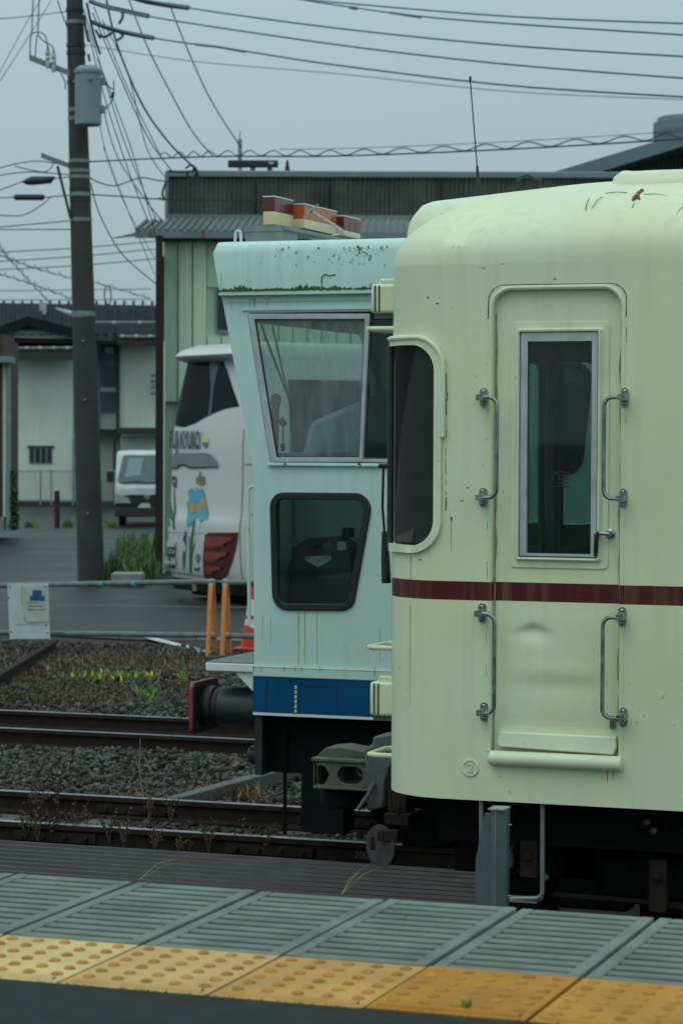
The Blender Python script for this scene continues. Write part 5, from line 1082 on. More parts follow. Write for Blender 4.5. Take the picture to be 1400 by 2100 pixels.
# windows
def barwin(px0, px1, py0, py1, Z, nb, cross=True):
    w = part(px0, px1, py0, py1, Z, .12, 'window', 'hblue', hs); part(px0 + 2.5, px1 - 2.5, py0 + 2.5, py1 - 2.5, Z - .01, .03, 'pane', 'hwin', w)
    for i in range(1, nb): MB().tube([Q(px0 + (px1 - px0) * i / nb, py1 - 1, Z - .1), Q(px0 + (px1 - px0) * i / nb, py0 + 1, Z - .1)], .022, 5).build('bar', M['hblue'], w)
    return w
w = barwin(206, 240, 748, 845, ZH + 1.05, 6); part(206, 240, 795, 803, ZH + .9, .05, 'cross_rail', 'ceramic', w); part(203, 243, 705, 748, ZH + 1.1, .1, 'shutter_box', 'hblue', hs)
vb = part(216, 232, 711, 725, ZH + .8, .3, 'vent_hood', 'ceramic', hs); barwin(59, 108, 917, 951, ZH - .06, 4); part(56, 111, 914, 917.5, ZH - .12, .1, 'window_hood', 'hdark', hs)
MB().tube([Q(241, 700, ZH + .2), Q(241, 895, ZH + .2), Q(235, 905, ZH + .2), Q(235, 1035, ZH + .2)], .055, 8).build('downpipe', M['hdark'], hs); MB().tube([Q(203, 700, ZH + .9), Q(203, 890, ZH + .9)], .05, 8).build('downpipe', M['hblue'], hs)
for i in range(4): MB().tube([Q(309, 770 + i * 12, ZH - .1), Q(330, 768 + i * 12, ZH - .1)], .06, 6).build('meter_box', M['hblue'], hs)
part(150, 158, 900, 1010, ZH - .1, .2, 'white_post', 'hblue', hs)
# mesh fence before the house
fn = thing('mesh_fence', Q(100, 1032, ZH - 2), 'thin grey mesh fence in front of the white house', 'fence')
for px in (32, 83, 105, 150, 205, 236): MB().tube([Q(px, 1036, ZH - 2), Q(px, 964, ZH - 2)], .03, 6).build('post', M['galv'], fn)
for py in (966, 1026): MB().tube([Q(30, py, ZH - 2), Q(240, py, ZH - 2)], .02, 6).build('rail', M['galv'], fn)
b = MB()
for i in range(53): b.tube([Q(30 + i * 4, 1026, ZH - 2), Q(30 + i * 4, 966, ZH - 2)], .004, 3, cap=False)
for i in range(14): b.tube([Q(30, 967 + i * 4.4, ZH - 2), Q(240, 967 + i * 4.4, ZH - 2)], .004, 3, cap=False)
b.build('wire_mesh', M['galv'], fn)['kind'] = 'stuff'
# brown house at the very left edge
ZL = 58.0; bh = thing('brown_house', Q(0, 1090, ZL), 'dark brown boarded house corner with a pale downpipe at the left edge', 'house')
for i in range(10): part(-120 + i * 12.6, -108 + i * 12.6 - .6, 695, 1090, ZL, 3, 'board', 'brown', bh)
part(-130, 20, 730, 742, ZL - .5, 1, 'eave', 'hblue', bh); part(-130, 7, 685, 732, ZL - .3, 2, 'upper_wall', 'brown', bh); MB().tube([Q(16, 740, ZL - .2), Q(18, 800, ZL - .2), Q(18, 1088, ZL - .2)], .055, 8).build('downpipe', M['hblue'], bh)
part(6, 13, 742, 1060, ZL - .05, .05, 'corner_trim', 'hwall', bh); part(-30, 8, 1060, 1090, ZL - .1, .2, 'foundation', 'concrete', bh)
b = MB()
for i in range(260):
    px = 21 + random.random() * 15; py = 966 + random.random() * 118; px = min(px, 22 + 15 * (py - 940) / 120); c = Q(px, py, ZL + random.uniform(-.3, .3)); d = V((random.uniform(-1, 1), random.uniform(-1, 1), random.uniform(-.3, 1))) * .09; e = d.cross(V((random.random(), random.random(), random.random()))).normalized() * .05
    b.add([c - e, c + d, c + e, c - d], [(0, 1, 2, 3)])
hd = thing('clipped_shrub', Q(28, 1086, ZL), 'narrow dark shrub beside the brown house downpipe', 'shrub'); b.build('crown', M['grass'], hd, smooth=False, recalc=False); MB().tube([Q(28, 1088, ZL), Q(29, 1010, ZL)], [.05, .03], 6).build('trunk', M['brown'], hd)
# bollard
b = MB(); c = gnd(117, 1082, ZR); b.lathe([(.075, 0), (.075, .92), (.06, .96), (.03, .985)], c, (0, 0, 1), 12); bl = thing('bollard', c, 'dark steel bollard standing left of the utility pole', 'bollard'); b.build('shaft', M['rustcol'], bl); MB().lathe([(.055, .95), (.05, .985), (.02, 1.0)], c, (0, 0, 1), 10).build('cap', M['ceramic'], bl)
# ---- white van
ZV = 66.0; van = thing('white_van', gnd(300, 1075, ZR), 'white cab-over van parked nose-out behind the rusty column', 'van'); c = gnd(302, 1080, ZR)
def vx(w, z, d): return c + EX * w + EY * d + V((0, 0, z))
prof = [(0, .45), (-.02, .75), (.0, 1.05), (.08, 1.12), (.55, 1.92), (.75, 1.98), (4.2, 1.98), (4.2, .45)]
b = MB(); b.prism(prof, lambda d, z, w: vx(w, z, d), -.86, .86); b.build('body', M['vanw'], van, bev=.06)
b = MB(); ws_ = [(-.80, 1.14), (.80, 1.14), (.68, 1.88), (-.68, 1.88)]; b.plate(rpoly(ws_, .08, 3), [], lambda w, z, t: vx(w, z, .085 + (z - 1.12) * .5875 - .03 + t), 0, .01); b.build('windscreen', M['vanglass'], van)
b = MB(); b.plate([(-.6, 1.3), (-.2, 1.36), (-.14, 1.80), (-.52, 1.80)], [], lambda w, z, t: vx(w, z, .085 + (z - 1.12) * .5875 - .036 + t), 0, .004); b.build('sunshade', pm('cab_pale_seat', (0.16, 0.25, 0.24), 0.5), van)
b = MB(); b.tube([vx(-.7, 1.15, .03), vx(-.3, 1.19, .05), vx(.0, 1.15, .03)], .015, 5); b.tube([vx(.0, 1.15, .03), vx(.4, 1.19, .05), vx(.7, 1.15, .03)], .015, 5); b.build('wipers', M['rubber'], van)
MB().prism([(-.86, .50), (.86, .50), (.80, .80), (.4, .84), (-.4, .84), (-.80, .80)], lambda w, z, d: vx(w, z, d), -.06, .0).build('grille', M['rubber'], van); MB().prism([(-.86, .26), (.86, .26), (.86, .5), (-.86, .5)], lambda w, z, d: vx(w, z, d), -.08, .1).build('bumper', M['hdark'], van, bev=.03)
for sgn in (-1, 1): MB().prism([(sgn * .84, .62), (sgn * .42, .62), (sgn * .5, .76), (sgn * .84, .88)], lambda w, z, d: vx(w, z, d), -.09, -.02).build('headlamp', M['lens'], van); MB().prism([(sgn * .9, 1.16), (sgn * 1.08, 1.16), (sgn * 1.08, 1.46), (sgn * .92, 1.46)], lambda w, z, d: vx(w, z, d), .1, .2).build('mirror', M['rubber'], van, bev=.02); MB().lathe([(.1, 0), (.3, .02), (.31, .06), (.31, .2)], vx(sgn * .82, .21 + .1, .75), EX * -sgn, 20).build('wheel', M['rubber'], van)
MB().plate([(-.26, .5), (.1, .5), (.06, .62), (-.14, .62)], [], lambda w, z, d: vx(w, z, d), -.1, -.085).build('number_plate', M['platew'], van); MB().lathe([(.07, 0), (.08, .01), (.06, .02)], vx(0, .78, -.06), -EY, 16).build('badge', M['busgrey'], van)

# ================================================================== UTILITY POLE AND WIRES
ZP = 42.6
pole = thing('utility_pole', gnd(186, 1190, ZR), 'leaning dark concrete utility pole carrying a transformer', 'utility pole')
pb, pt = Q(187, 1196, ZP), Q(146, -260, ZP)
def pc(py): return Q(187 + (153 - 187) * (1196 - py) / 1196, py, ZP)
b = MB(); b.tube([pc(py) for py in (1196, 900, 600, 300, 0, -260)], [.222, .205, .185, .165, .135, .12], 20); b.build('shaft', M['pole'], pole)
def prad(py): return .222 - (1196 - py) / 1196 * .087
def ring_(py, mat, h=.03, nm='band', ex=.006):
    c = pc(py); MB().lathe([(prad(py), -h), (prad(py) + ex, -h), (prad(py) + ex, h), (prad(py), h)], c, (0, 0, 1), 20).build(nm, M[mat], pole)
for py in (20, 45, 92, 108, 168, 225, 243, 330, 350, 362, 388, 398, 408, 450): ring_(py, 'galv' if py % 4 else 'wire', .03, ex=.015)
for py in (212, 262, 290, 430, 480, 618, 646, 893, 928, 950, 1000, 1023, 1110, 1128): ring_(py, 'pole', .014, 'mould_line', .003)
ring_(644, 'galv', .05, 'band', .008)
for py in (700, 820, 1052): MB().lathe([(.02, 0), (.02, .05), (.01, .06)], pc(py) - EY * prad(py), -EY, 8).build('step_bolt', M['galv'], pole)
tr = MB(); zc0 = Q(181, 257, ZP - .4); h = Q(181, 138, ZP - .4).z - zc0.z
tr.lathe([(.19, 0), (.215, .02), (.22, h - .12), (.235, h - .1), (.235, h - .05), (.22, h - .04), (.16, h + .02), (.05, h + .03)], zc0, (0, 0, 1), 28)
tx = thing('pole_transformer', zc0, 'grey cylindrical transformer hung on the utility pole', 'transformer'); tr.build('tank', M['trans'], tx)
for px, py in ((210, 165), (210, 222)): part(px - 4, px + 5, py - 7, py + 7, ZP - .45, .15, 'terminal_box', 'trans', tx)
MB().lathe([(.03, 0), (.04, .03), (.025, .07)], Q(186, 160, ZP - .64), -EY, 10).build('bushing', M['trans'], tx)
MB().tube([Q(145, 168, ZP), Q(160, 165, ZP - .3)], .03, 8).build('hanger', M['galv'], tx)
b = MB(); b.obox(Q(60, 122, ZP - .2), Q(150, 157, ZP - .1) - Q(60, 122, ZP - .2), EY * .08, V((0, 0, .09))); arm = b.build('crossarm', M['galv'], pole)
for px, py in ((98, 112), (110, 120)):
    c = Q(px, py + 12, ZP - .2); MB().lathe([(.03, -.12), (.045, -.05), (.03, 0), (.045, .04), (.03, .08), (.045, .12), (.025, .2), (.012, .26)], c, (0, 0, 1), 12).build('insulator', M['ceramic'], arm)
b = MB(); b.obox(Q(84, 322, ZP - .1), Q(142, 344, ZP) - Q(84, 322, ZP - .1), EY * .07, V((0, 0, .08))); b.build('crossarm', M['galv'], pole); MB().tube([Q(118, 340, ZP - .1), Q(145, 448, ZP - .15)], .025, 6).build('brace', M['wire'], pole)
def curve(pts, Z0, Z1, n=8):
    P = []; k = len(pts)
    for i in range(k - 1):
        p0, p1, p2, p3 = pts[max(i - 1, 0)], pts[i], pts[i + 1], pts[min(i + 2, k - 1)]
        for j in range(n):
            t = j / n; f_ = lambda a, b, c, d: .5 * (2 * b + (c - a) * t + (2 * a - 5 * b + 4 * c - d) * t * t + (3 * b - a - 3 * c + d) * t ** 3)
            P.append((f_(p0[0], p1[0], p2[0], p3[0]), f_(p0[1], p1[1], p2[1], p3[1])))
    P.append(pts[-1]); m = len(P); return [Q(x, y, Z0 + (Z1 - Z0) * i / (m - 1)) for i, (x, y) in enumerate(P)]
def wire(pts, r, mat, label, group, Z0=ZP, Z1=ZP, nm='overhead_wire', sleeves=()):
    w = MB().tube(curve(pts, Z0, Z1), r, 5).build(nm, M[mat]); tag(w, label, 'wire', group)
    for (sp, sr) in sleeves:
        MB().tube(curve(sp, Z0, Z0 + (Z1 - Z0) * .12, 5), sr, 6).build('cable_sleeve', M['wire'], w)
    return w
GR = 'cables crossing the sky to the right'
wire([(560, -8), (700, 5), (1050, 33), (1420, 48)], .013, 'bluewire', 'topmost blue cable at the upper right of the sky', GR, ZP, 30)
wire([(560, -12), (700, 11), (930, 39), (1420, 72)], .013, 'bluewire', 'second blue cable from the top, with small black ties', GR, ZP, 30, sleeves=[([(718, 14), (730, 16)], .03), ([(800, 25), (862, 34)], .022)])
wire([(250, -14), (385, 15), (700, 58), (1050, 93), (1420, 116)], .014, 'bluewire', 'blue cable with a black sleeve, third from the top at the right', GR, ZP, 32, sleeves=[([(250, -14), (290, 0), (340, 9), (386, 15)], [.04] * 16)])
wire([(186, 2), (300, 32), (700, 92), (1050, 132), (1420, 161)], .014, 'bluewire', 'blue cable with a black sleeve, fourth from the top at the right', GR, ZP, 32, sleeves=[([(186, 2), (215, 12), (250, 20), (304, 32)], [.04] * 16)])
wire([(188, 44), (310, 76), (495, 103), (700, 134), (1050, 175), (1420, 199)], .014, 'bluewire', 'lowest blue cable, with two black sleeves', GR, ZP, 32, sleeves=[([(188, 44), (240, 62), (314, 77)], [.038] * 11), ([(400, 90), (450, 96), (502, 105)], [.02] * 11)])
wire([(170, 90), (400, 125), (700, 151), (1050, 187), (1420, 204)], .011, 'greywire', 'thin pale grey cable just under the lowest blue cable', GR, 60, 50)
ms_ = [(182, 331), (330, 324), (470, 320), (700, 319), (1050, 305), (1420, 283)]
wire(ms_, .012, 'wire', 'dark messenger cable with a wavy lashing above the warehouse roof', 'communication cables', ZP, 36)
P = curve(ms_, ZP, 36, 60); lash = [P[i] + V((0, 0, .01 + .040 * (1 - math.cos(i * 2 * math.pi / 14)))) for i in range(60, len(P))]; b = MB(); b.tube(lash, .009, 4); b.tube([p + V((0, 0, .11)) for p in P[150::10]], .006, 4); tag(b.build('lashing_wire', M['wire']), 'wavy lashing wire wound along the messenger cable', 'wire')
wire([(184, 364), (205, 374), (238, 380), (290, 364), (345, 371), (520, 373), (840, 378)], .011, 'wire', 'sagging black cable looping from the pole across the corrugated wall', 'communication cables', ZP, ZW - 1)
wire([(182, 398), (250, 402), (340, 408), (540, 412)], .012, 'wire', 'straight black cable from the pole to the lower corrugated wall', 'communication cables', ZP, ZW - 1)
b = MB(); c0, c1 = Q(467, 334, 40), Q(570, 334, 40); b.obox(Q(467, 342, 40), c1 - c0, EY * .12, V((0, 0, .11))); sb_ = thing('cable_splice_box', c0, 'long black splice box hanging on the messenger cable', 'splice box'); b.build('case', M['wire'], sb_, bev=.02); part(551, 561, 331, 336, 39.97, .02, 'tag', 'ceramic', sb_)
GF = 'service wires fanning down from the pole'
fan = [([(217, -8), (240, 90), (290, 210), (345, 290), (402, 347)], .017, 'thick black service wire curving down to the parapet clamp'), ([(262, -8), (300, 90), (345, 180), (395, 270), (437, 320)], .011, 'black wire ending on the messenger cable left of the splice box'), ([(346, 4), (378, 85), (430, 200), (494, 302)], .011, 'rightmost service wire, reaching down to the thin mast'),
       ([(172, 20), (205, 130), (255, 290), (322, 455)], .009, None), ([(180, 60), (215, 200), (262, 345), (305, 455)], .009, None), ([(190, 25), (230, 120), (300, 275), (352, 350)], .010, None), ([(192, 12), (262, 180), (330, 320)], .008, None), ([(210, 215), (245, 330), (333, 455)], .009, None),
       ([(186, 375), (205, 440), (250, 520), (320, 582)], .010, None), ([(200, 120), (268, 300), (318, 478)], .008, None), ([(210, 40), (262, 150), (300, 300), (340, 365)], .008, None), ([(205, 258), (225, 340), (262, 430), (318, 530)], .006, None), ([(212, 300), (262, 430), (316, 560)], .006, None)]
for pts, r, lb_ in fan: wire(pts, r, 'wire', lb_ or 'thin service wire fanning down from the pole to the warehouse', GF, ZP, ZW - 1.2)
b = MB(); [b.tube(curve(p, ZW - 1.2, ZW - 1.2), .02, 5) for p in ([(380, 345), (392, 338), (403, 348), (398, 362), (385, 372)], [(395, 345), (406, 355), (398, 370), (408, 378)], [(383, 350), (388, 372), (396, 380)], [(340, 372), (333, 395), (336, 408), (326, 405)], [(345, 350), (370, 352), (398, 350)])]; tag(b.build('wire_clamp', M['wire']), 'tangle of black clamps on the warehouse parapet corner', 'clamp')
GL = 'wires leaving the pole to the left'
for pts, lb_ in (([(-10, 165), (45, 62), (85, -5)], 'steep grey wire at the upper left corner'), ([(-10, 180), (60, 72), (108, -5)], 'lower of the two steep grey wires at the upper left'), ([(-10, 38), (60, 32), (142, 22)], 'nearly level grey wire left of the pole top')): wire(pts, .010, 'greywire', lb_, GL, ZP, ZP + 4)
for pts in ([(-10, 346), (40, 334), (84, 330), (145, 340)], [(-10, 392), (25, 380), (50, 370)], [(108, 366), (145, 362)], [(-10, 405), (32, 404)], [(90, 404), (145, 400)], [(-10, 440), (45, 441), (85, 420), (105, 402)], [(-10, 466), (145, 452)], [(-10, 470), (145, 470)], [(30, 340), (90, 352), (110, 336)], [(-10, 360), (60, 352), (145, 358)]):
    wire(pts, .009, 'wire', 'thin dark wire running left from the middle of the pole', GL, ZP, ZP)
for pts in ([(-10, 517), (160, 508), (320, 494)], [(-10, 536), (160, 525), (320, 510)], [(-10, 553), (160, 544), (320, 530)], [(-10, 596), (160, 594), (310, 592)], [(-10, 615), (160, 614), (310, 613)]): wire(pts, .012, 'wire' if pts[0][1] < 560 else 'greywire', {517: 'topmost', 536: 'second from the top', 553: 'middle one', 596: 'fourth from the top', 615: 'lowest'}[pts[0][1]] + ' of five level far wires behind the pole', 'far level wires', 62, 62)
for pts, lb_ in (([(-5, 500), (20, 530), (60, 575), (104, 622)], 'spiral-wrapped cable dropping steeply to the house roof'), ([(-5, 520), (60, 545), (150, 571), (200, 580), (308, 612)], 'spiral-wrapped cable sloping gently behind the pole'), ([(-5, 560), (60, 580), (150, 613)], 'lower spiral-wrapped cable left of the pole')):
    P = curve(pts, 60, 70, 26); b = MB(); b.tube(P, .012, 5); b.tube([p + V((0, 0, .03)) + EY * .0 + (V((0, 0, 1)) * .06 * math.sin(i * .9) + EX * .05 * math.cos(i * .9)) for i, p in enumerate(P)], .009, 4); tag(b.build('spiral_cable', M['greywire']), lb_, 'wire', 'spiral cables')
b = MB(); b.tube([Q(221 + 7 * math.cos(t), 605 + 19 * math.sin(t), 60) for t in np.linspace(0, 6.28, 25)], .015, 5); tag(b.build('cable_loop', M['wire']), 'oval loop of slack cable hanging right of the pole', 'cable')
b = MB(); P = [Q(46, 373, ZP), Q(54, 372, ZP), Q(66, 370, ZP), Q(104, 368, ZP), Q(112, 362, ZP)]; b.tube(P, [.012, .05, .075, .06, .012], 8); tag(b.build('splice_closure', M['wire']), 'tapered black splice closure left of the pole, the upper one', 'splice closure', 'splice closures')
b = MB(); P = [Q(28, 404, ZP), Q(32, 404, ZP), Q(88, 404, ZP), Q(92, 404, ZP)]; b.tube(P, [.02, .05, .05, .02], 8); tag(b.build('splice_closure', M['wire']), 'straight black splice closure left of the pole, the lower one', 'splice closure', 'splice closures')
# jumpers round the transformer arm
for p in ([(62, 118), (63, 75), (75, 65), (92, 72), (98, 100)], [(72, 118), (75, 80), (78, 72), (90, 84), (105, 92), (111, 108)], [(65, 68), (68, -5)], [(78, 70), (80, -5)], [(118, 0), (128, 30), (138, 55)], [(210, 150), (218, 170), (232, 182), (233, 165)], [(233, 178), (232, 200), (215, 225), (208, 232)], [(124, 150), (133, 166), (134, 182)]): MB().tube(curve(p, ZP - .3, ZP - .3), .010, 5).build('jumper_wire', M['wire'], pole)
for p in ([(172, 30), (178, 70), (182, 85)], [(178, 5), (192, 70), (206, 110)], [(196, 60), (206, 78)], [(181, 110), (184, 125)], [(228, 200), (233, 188)], [(248, 20), (252, 32), (244, 48)], [(240, 62), (252, 72), (240, 82)], [(205, 70), (215, 75), (230, 66)]): MB().tube(curve(p, ZP - .3, ZP - .3, 4), .022, 6).build('wire_connector', M['wire'], pole)

# ================================================================== BARRIER, SIGN, CONE
Zb = 26.6
def stand(bar, px, nm='stand'):
    ap = at(px, 1200, 26.6); g_ = V((ap.x, ap.y, ZR)); d = EY * .22 + EX * .03
    pts = [g_ - d, g_ - d * .35 + V((0, 0, ap.z - ZR - .10)), V((ap.x, ap.y, ap.z)), g_ + d * .35 + V((0, 0, ap.z - ZR - .10)), g_ + d]
    P = curve3(pts); MB().tube(P, .028, 10).build(nm, M['orange'], bar); MB().lathe([(.03, -.03), (.045, -.02), (.045, .03), (.03, .05)], ap + V((0, 0, .02)), (0, 0, 1), 10).build('clamp', M['galv'], bar)
    q = at(px, 1304, 26.6); MB().lathe([(.03, -.04), (.042, -.03), (.042, .03), (.03, .04)], V((ap.x, ap.y, q.z)), EX, 10).build('clamp', M['galv'], bar)
def curve3(pts, n=8):
    P = []; k = len(pts)
    for i in range(k - 1):
        a, b, c, d = pts[max(i - 1, 0)], pts[i], pts[i + 1], pts[min(i + 2, k - 1)]
        for j in range(n):
            t = j / n; P.append(.5 * (2 * b + (c - a) * t + (2 * a - 5 * b + 4 * c - d) * t * t + (3 * b - a - 3 * c + d) * t ** 3))
    return P + [pts[-1]]
bar1 = thing('pipe_barrier', gnd(200, 1340, ZR), 'two-rail pipe barrier holding the white notice board, left of the orange stands', 'barrier', 'pipe barriers at the road edge')
for (p, q) in (((-300, 1206), (432, 1193)), ((-300, 1294), (430, 1303))): MB().tube([at(*p, 26.4), at(*q, 26.6)], .031, 10).build('pipe', M['pipe'], bar1)
for px in (208, 274): MB().tube([at(px - 4, 1199, 26.5), at(px + 4, 1198.7, 26.5)], .034, 10).build('tape', M['teal'], bar1)
stand(bar1, 434); MB().tube([at(398, 1196, 26.59), at(399, 1212, 26.59)], .025, 8).build('hanging_strap', M['olive'], bar1)
bar2 = thing('pipe_barrier', gnd(520, 1345, ZR), 'pipe barrier running behind the mint vehicle, right of the orange stands', 'barrier', 'pipe barriers at the road edge')
for (p, q) in (((460, 1194), (760, 1198)), ((460, 1304), (760, 1310))): MB().tube([at(*p, 26.6), at(*q, 26.8)], .031, 10).build('pipe', M['pipe'], bar2)
stand(bar2, 463); stand(bar2, 740)
YS = 26.33; sp = lambda px, py: (at(px, py, YS).x, at(px, py, YS).z); SF = lambda u, z, d: V((u, YS + d, z))
sg = thing('notice_board', at(58, 1310, YS), 'white notice board with a blue block, hung on the pipe barrier', 'notice board')
MB().plate([sp(15, 1197), sp(98, 1196), sp(102, 1310), sp(20, 1311)], [], SF, 0, .012).build('board', M['signw'], sg)
MB().plate([sp(45, 1203), sp(97, 1201), sp(100, 1274), sp(54, 1274), sp(46, 1262)], [], SF, -.003, -.001).build('notice', M['paper'], sg); MB().plate([sp(67, 1210.5), sp(86, 1210.5), sp(86, 1222), sp(92, 1222), sp(92, 1232), sp(62, 1232), sp(62, 1222), sp(67, 1222)], [], SF, -.006, -.004).build('blue_block', M['signblue'], sg)
for i, (x0, x1, y) in enumerate(((57, 79, 1236), (57, 88, 1243), (57, 92, 1250.5))):
    x = x0
    while x < x1: w_ = random.uniform(1.2, 2.6); MB().plate([sp(x, y + 1.5), sp(x + w_, y + 1.5), sp(x + w_, y - 1.5), sp(x, y - 1.5)], [], SF, -.005, -.004).build('faded_character', M['faint'], sg, smooth=False); x += w_ + .9
for (px, py) in ((20, 1203), (94, 1203), (23, 1296), (97, 1298), (18, 1226), (95, 1282)): MB().lathe([(.012, 0), (.01, .006)], SF(*sp(px, py), 0), (0, -1, 0), 6).build('screw', M['rust'], sg)
b = MB(); b.tube([SF(*sp(*p), -.002) for p in ((50, 1262), (53, 1274), (60, 1276), (102, 1275))], .008, 5); b.tube([SF(*sp(*p), -.001) for p in ((30, 1281), (60, 1280), (98, 1282))], .004, 5); b.tube([SF(*sp(*p), -.001) for p in ((45, 1202), (44, 1222), (46, 1240))], .006, 5); b.build('curled_edge', M['scuff'], sg)
cg = gnd(521, 1332, ZR); cn = thing('traffic_cone', cg, 'red and white traffic cone half hidden behind the mint vehicle', 'traffic cone'); hh = .70
MB().obox(cg - V((.19, .19, 0)), (.38, 0, 0), (0, .38, 0), (0, 0, .03)).build('base', M['conered'], cn, bev=.01)
seg = [(0, .30, 'conered'), (.30, .36, 'conered'), (.36, .46, 'conewhite'), (.46, .52, 'conered'), (.52, .78, 'conewhite'), (.78, 1.0, 'conered')]
cr = lambda t: .15 - .105 * t
for a, c, mt in seg: MB().lathe([(cr(a), .03 + a * hh), (cr(c), .03 + c * hh)], cg, (0, 0, 1), 20).build('band' if mt == 'conewhite' else 'shell', M[mt], cn)
MB().lathe([(.06, hh + .035), (.065, hh + .05), (.06, hh + .1), (.02, hh + .11)], cg, (0, 0, 1), 14).build('lamp', M['orange'], cn)
a = gnd(228, 1204, ZR); tag(MB().obox(a, EX * .5, EY * .5, V((0, 0, .22))).build('concrete_block', M['concrete'], bev=.02), 'pale concrete block lying at the foot of the rusty column', 'block')

# ================================================================== VEGETATION
def blades(name, n, pos, hmin, hmax, mats, w=.012, lean=.4, kind='stuff', label=None, cat='grass', group=None, segs=3):
    b = MB()
    for i in range(n):
        p = pos(i); h = random.uniform(hmin, hmax); a = random.uniform(0, 6.28); l = random.uniform(0, lean) * h; d = V((math.cos(a), math.sin(a), 0)); s_ = V((-d.y, d.x, 0)) * w * random.uniform(.6, 1.3); vs = []
        for k in range(segs):
            t = k / segs; c = p + d * l * t * t + V((0, 0, h * t)); vs += [c - s_ * (1 - t), c + s_ * (1 - t)]
        vs.append(p + d * l + V((0, 0, h * (1 - .15 * lean))))
        b.add(vs, [(2 * k, 2 * k + 1, 2 * k + 3, 2 * k + 2) for k in range(segs - 1)] + [(2 * segs - 2, 2 * segs - 1, 2 * segs)], random.randrange(len(mats)))
    o = b.build(name, [M[m] for m in mats], smooth=False, recalc=False)
    return tag(o, label, cat, group, kind)
blades('grass', 1700, lambda i: gnd(random.uniform(240, 330), 1190 - random.random() * 75, ZR), .12, .48, ['grass', 'grass', 'grass', 'moss2', 'grass2'], .013, 1.3, label='tall green grass growing by the foot of the warehouse column')
blades('grass', 160, lambda i: gnd(random.uniform(208, 245), random.uniform(1172, 1192), ZR), .2, .62, ['grass', 'moss2'], .014, 1.0, label='dark green grass tuft at the right of the utility pole')
blades('grass', 260, lambda i: gnd(random.choice((random.uniform(50, 80), random.uniform(128, 150), random.uniform(212, 240))), random.uniform(1078, 1083), ZR), .08, .25, ['grass2', 'grass'], .03, .8, label='low roadside grass in front of the mesh fence')
def pg(x0, x1, y0, y1, z=-.12): return lambda i: gnd(random.uniform(x0, x1), random.uniform(y0, y1), z)
def onbed(x0, x1, y0, y1):
    return lambda i: gnd(random.uniform(x0, x1), random.uniform(y0, y1), -.10)
blades('dead_grass', 2600, onbed(-20, 420, 1336, 1390), .02, .10, ['dead', 'dead', 'dead', 'rust', 'moss2', 'straw'], .006, 1.6, label='reddish dead weeds along the road edge of the ballast')
blades('moss_patch', 2600, onbed(-20, 190, 1394, 1442), .015, .06, ['moss2', 'dead'], .012, 1.2, label='olive moss and dry weeds on the ballast at left', cat='moss')
blades('dead_grass', 500, onbed(100, 420, 1400, 1450), .02, .09, ['dead', 'moss2', 'rust'], .007, 1.2, label='sparse brown weeds among the ballast stones behind the far track')
blades('clover', 420, lambda i: gnd(random.choice((random.gauss(255, 10), random.gauss(310, 16), random.gauss(200, 14), random.gauss(375, 4), random.gauss(190, 40))), random.gauss(1392, 3), -.10), .03, .10, ['grass2', 'grass2', 'moss2', 'flower'], .016, 1.2, label='row of bright yellow green seedlings in the ballast', cat='seedlings')
blades('clover', 140, lambda i: gnd(random.gauss(302, 12), random.gauss(1428, 5), -.10), .03, .13, ['grass2', 'grass'], .02, 1.2, label='small bright green clump just behind the far track', cat='seedlings')
blades('dead_grass', 260, onbed(410, 540, 1620, 1642), .03, .12, ['dead', 'rust', 'straw'], .007, 1.2, label='brown weeds in the wedge beside the timber beam')
blades('dead_grass', 260, lambda i: gnd(random.choice((random.gauss(80, 10), random.gauss(130, 12), random.gauss(262, 16), random.gauss(190, 60), random.gauss(395, 14))), random.uniform(1560, 1625), -.10), .02, .045, ['dead', 'moss2', 'dead'], .010, 1.2, label='scattered rusty brown leaves on the ballast between the tracks', cat='leaf litter')
def weed(px, py, h, n, label, mats=('dead',), z=-.1, group='dry weeds beside the near rail', sp_=.10):
    c = gnd(px, py, z); t = thing('dry_weed', c, label, 'weed', group); b = MB(); lf = MB()
    for i in range(n):
        a = random.uniform(0, 6.28); d = V((math.cos(a), math.sin(a), 0)); hh_ = h * random.uniform(.55, 1); e = c + d * sp_ * random.uniform(.2, 1) + V((0, 0, hh_)); m = c.lerp(e, .5) + V((0, 0, .02)); b.tube([c, m, e], [.0035, .003, .0015], 4)
        for k in range(7):
            q = c.lerp(e, random.uniform(.35, 1)) + V((random.uniform(-.02, .02), random.uniform(-.02, .02), random.uniform(-.01, .02))); v = V((random.uniform(-1, 1), random.uniform(-1, 1), random.uniform(-.5, 1))).normalized() * random.uniform(.008, .018); w_ = v.orthogonal().normalized() * random.uniform(.004, .008); lf.add([q - v, q + w_, q + v, q - w_], [(0, 1, 2, 3)])
    b.build('stem', M[mats[0]], t, recalc=False); lf.build('leaves', M[mats[-1]], t, smooth=False, recalc=False)
for px, py, h in ((52, 1722, .22), (78, 1726, .26), (105, 1724, .2), (150, 1718, .24), (172, 1722, .2), (225, 1732, .2), (255, 1740, .24), (318, 1745, .18), (428, 1748, .24), (365, 1748, .1)): weed(px, py, h, 6, 'small dry brown weed in front of the near rail')
for px, py, h in ((60, 1672, .18), (78, 1668, .25), (118, 1666, .2), (305, 1686, .2), (350, 1690, .26), (508, 1745, .22), (545, 1752, .2)): weed(px, py, h, 5, 'small dry weed growing between the rails of the middle track', mats=('dead', 'dead'), group='dry weeds between the rails')
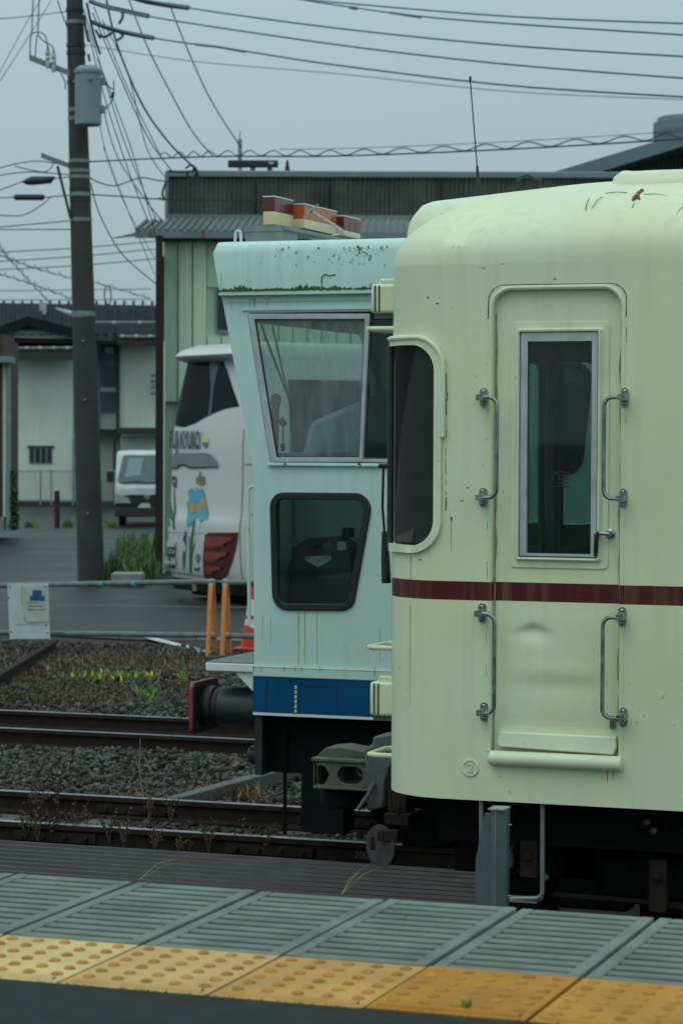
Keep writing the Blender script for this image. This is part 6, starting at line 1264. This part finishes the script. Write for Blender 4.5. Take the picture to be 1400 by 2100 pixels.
c = gnd(294, 1636, -.05); t = thing('dry_stalk', c, 'single tall straw stalk standing on the ballast between the tracks', 'stalk'); e = at(288, 1515, c.y)
MB().tube([c, c.lerp(e, .5) + V((-.02, 0, 0)), e, e + V((-.012, 0, -.02))], [.004, .0035, .002, .001], 5).build('stem', M['straw'], t); MB().tube([c + V((.02, 0, 0)), c + V((.025, 0, .18))], .0015, 4).build('side_shoot', M['straw'], t)
c = at(700, 1836, 11.9); t = thing('grass_sprig', c, 'thin yellow grass blades arching over the slatted walkway', 'grass')
for ex, ey in ((762, 1770), (790, 1776), (735, 1792)): e = at(ex, ey, 12.0); MB().tube([c, c.lerp(e, .5) + V((0, 0, .03)), e], [.003, .0025, .001], 4).build('blade', M['straw'], t)
c = at(285, 1806, 12.0); t = thing('grass_sprig', c, 'thin pale grass blades arching over the slats at left', 'grass')
for ex, ey in ((360, 1762), (390, 1768), (350, 1800)): e = at(ex, ey, 12.1); MB().tube([c, c.lerp(e, .5) + V((0, 0, .03)), e], [.003, .002, .001], 4).build('blade', M['straw'], t)
c = gnd(958, 2072, PZ); t = thing('green_sprout', c, 'tiny green sprout at the inner edge of the yellow tactile tiles', 'sprout'); b = MB()
for i in range(26):
    a = random.uniform(0, 6.28); d = V((math.cos(a), math.sin(a), 0)); e = c + d * random.uniform(.004, .014) + V((0, 0, random.uniform(.006, .026))); w_ = V((-d.y, d.x, 0)) * .004; b.add([c, e - w_ - V((0, 0, .004)), e, e + w_ - V((0, 0, .004))], [(0, 1, 2, 3)])
b.build('leaves', M['grass2'], t, smooth=False, recalc=False); MB().tube([c, c + V((0, 0, .015))], .0015, 4).build('stem', M['grass'], t)
b = MB()
for i in range(700):
    x = random.uniform(-4, 0); c = V((x, 5.192 - random.random() * .006, PZ - .002)); b.add([c, c + V((.004, .001, random.uniform(.001, .006))), c + V((random.uniform(-.004, .006), .002, .002))], [(0, 1, 2)])
tag(b.build('joint_moss', M['grass'], smooth=False, recalc=False), 'thin green moss line along the inner edge of the tactile tiles', 'moss', kind='stuff')
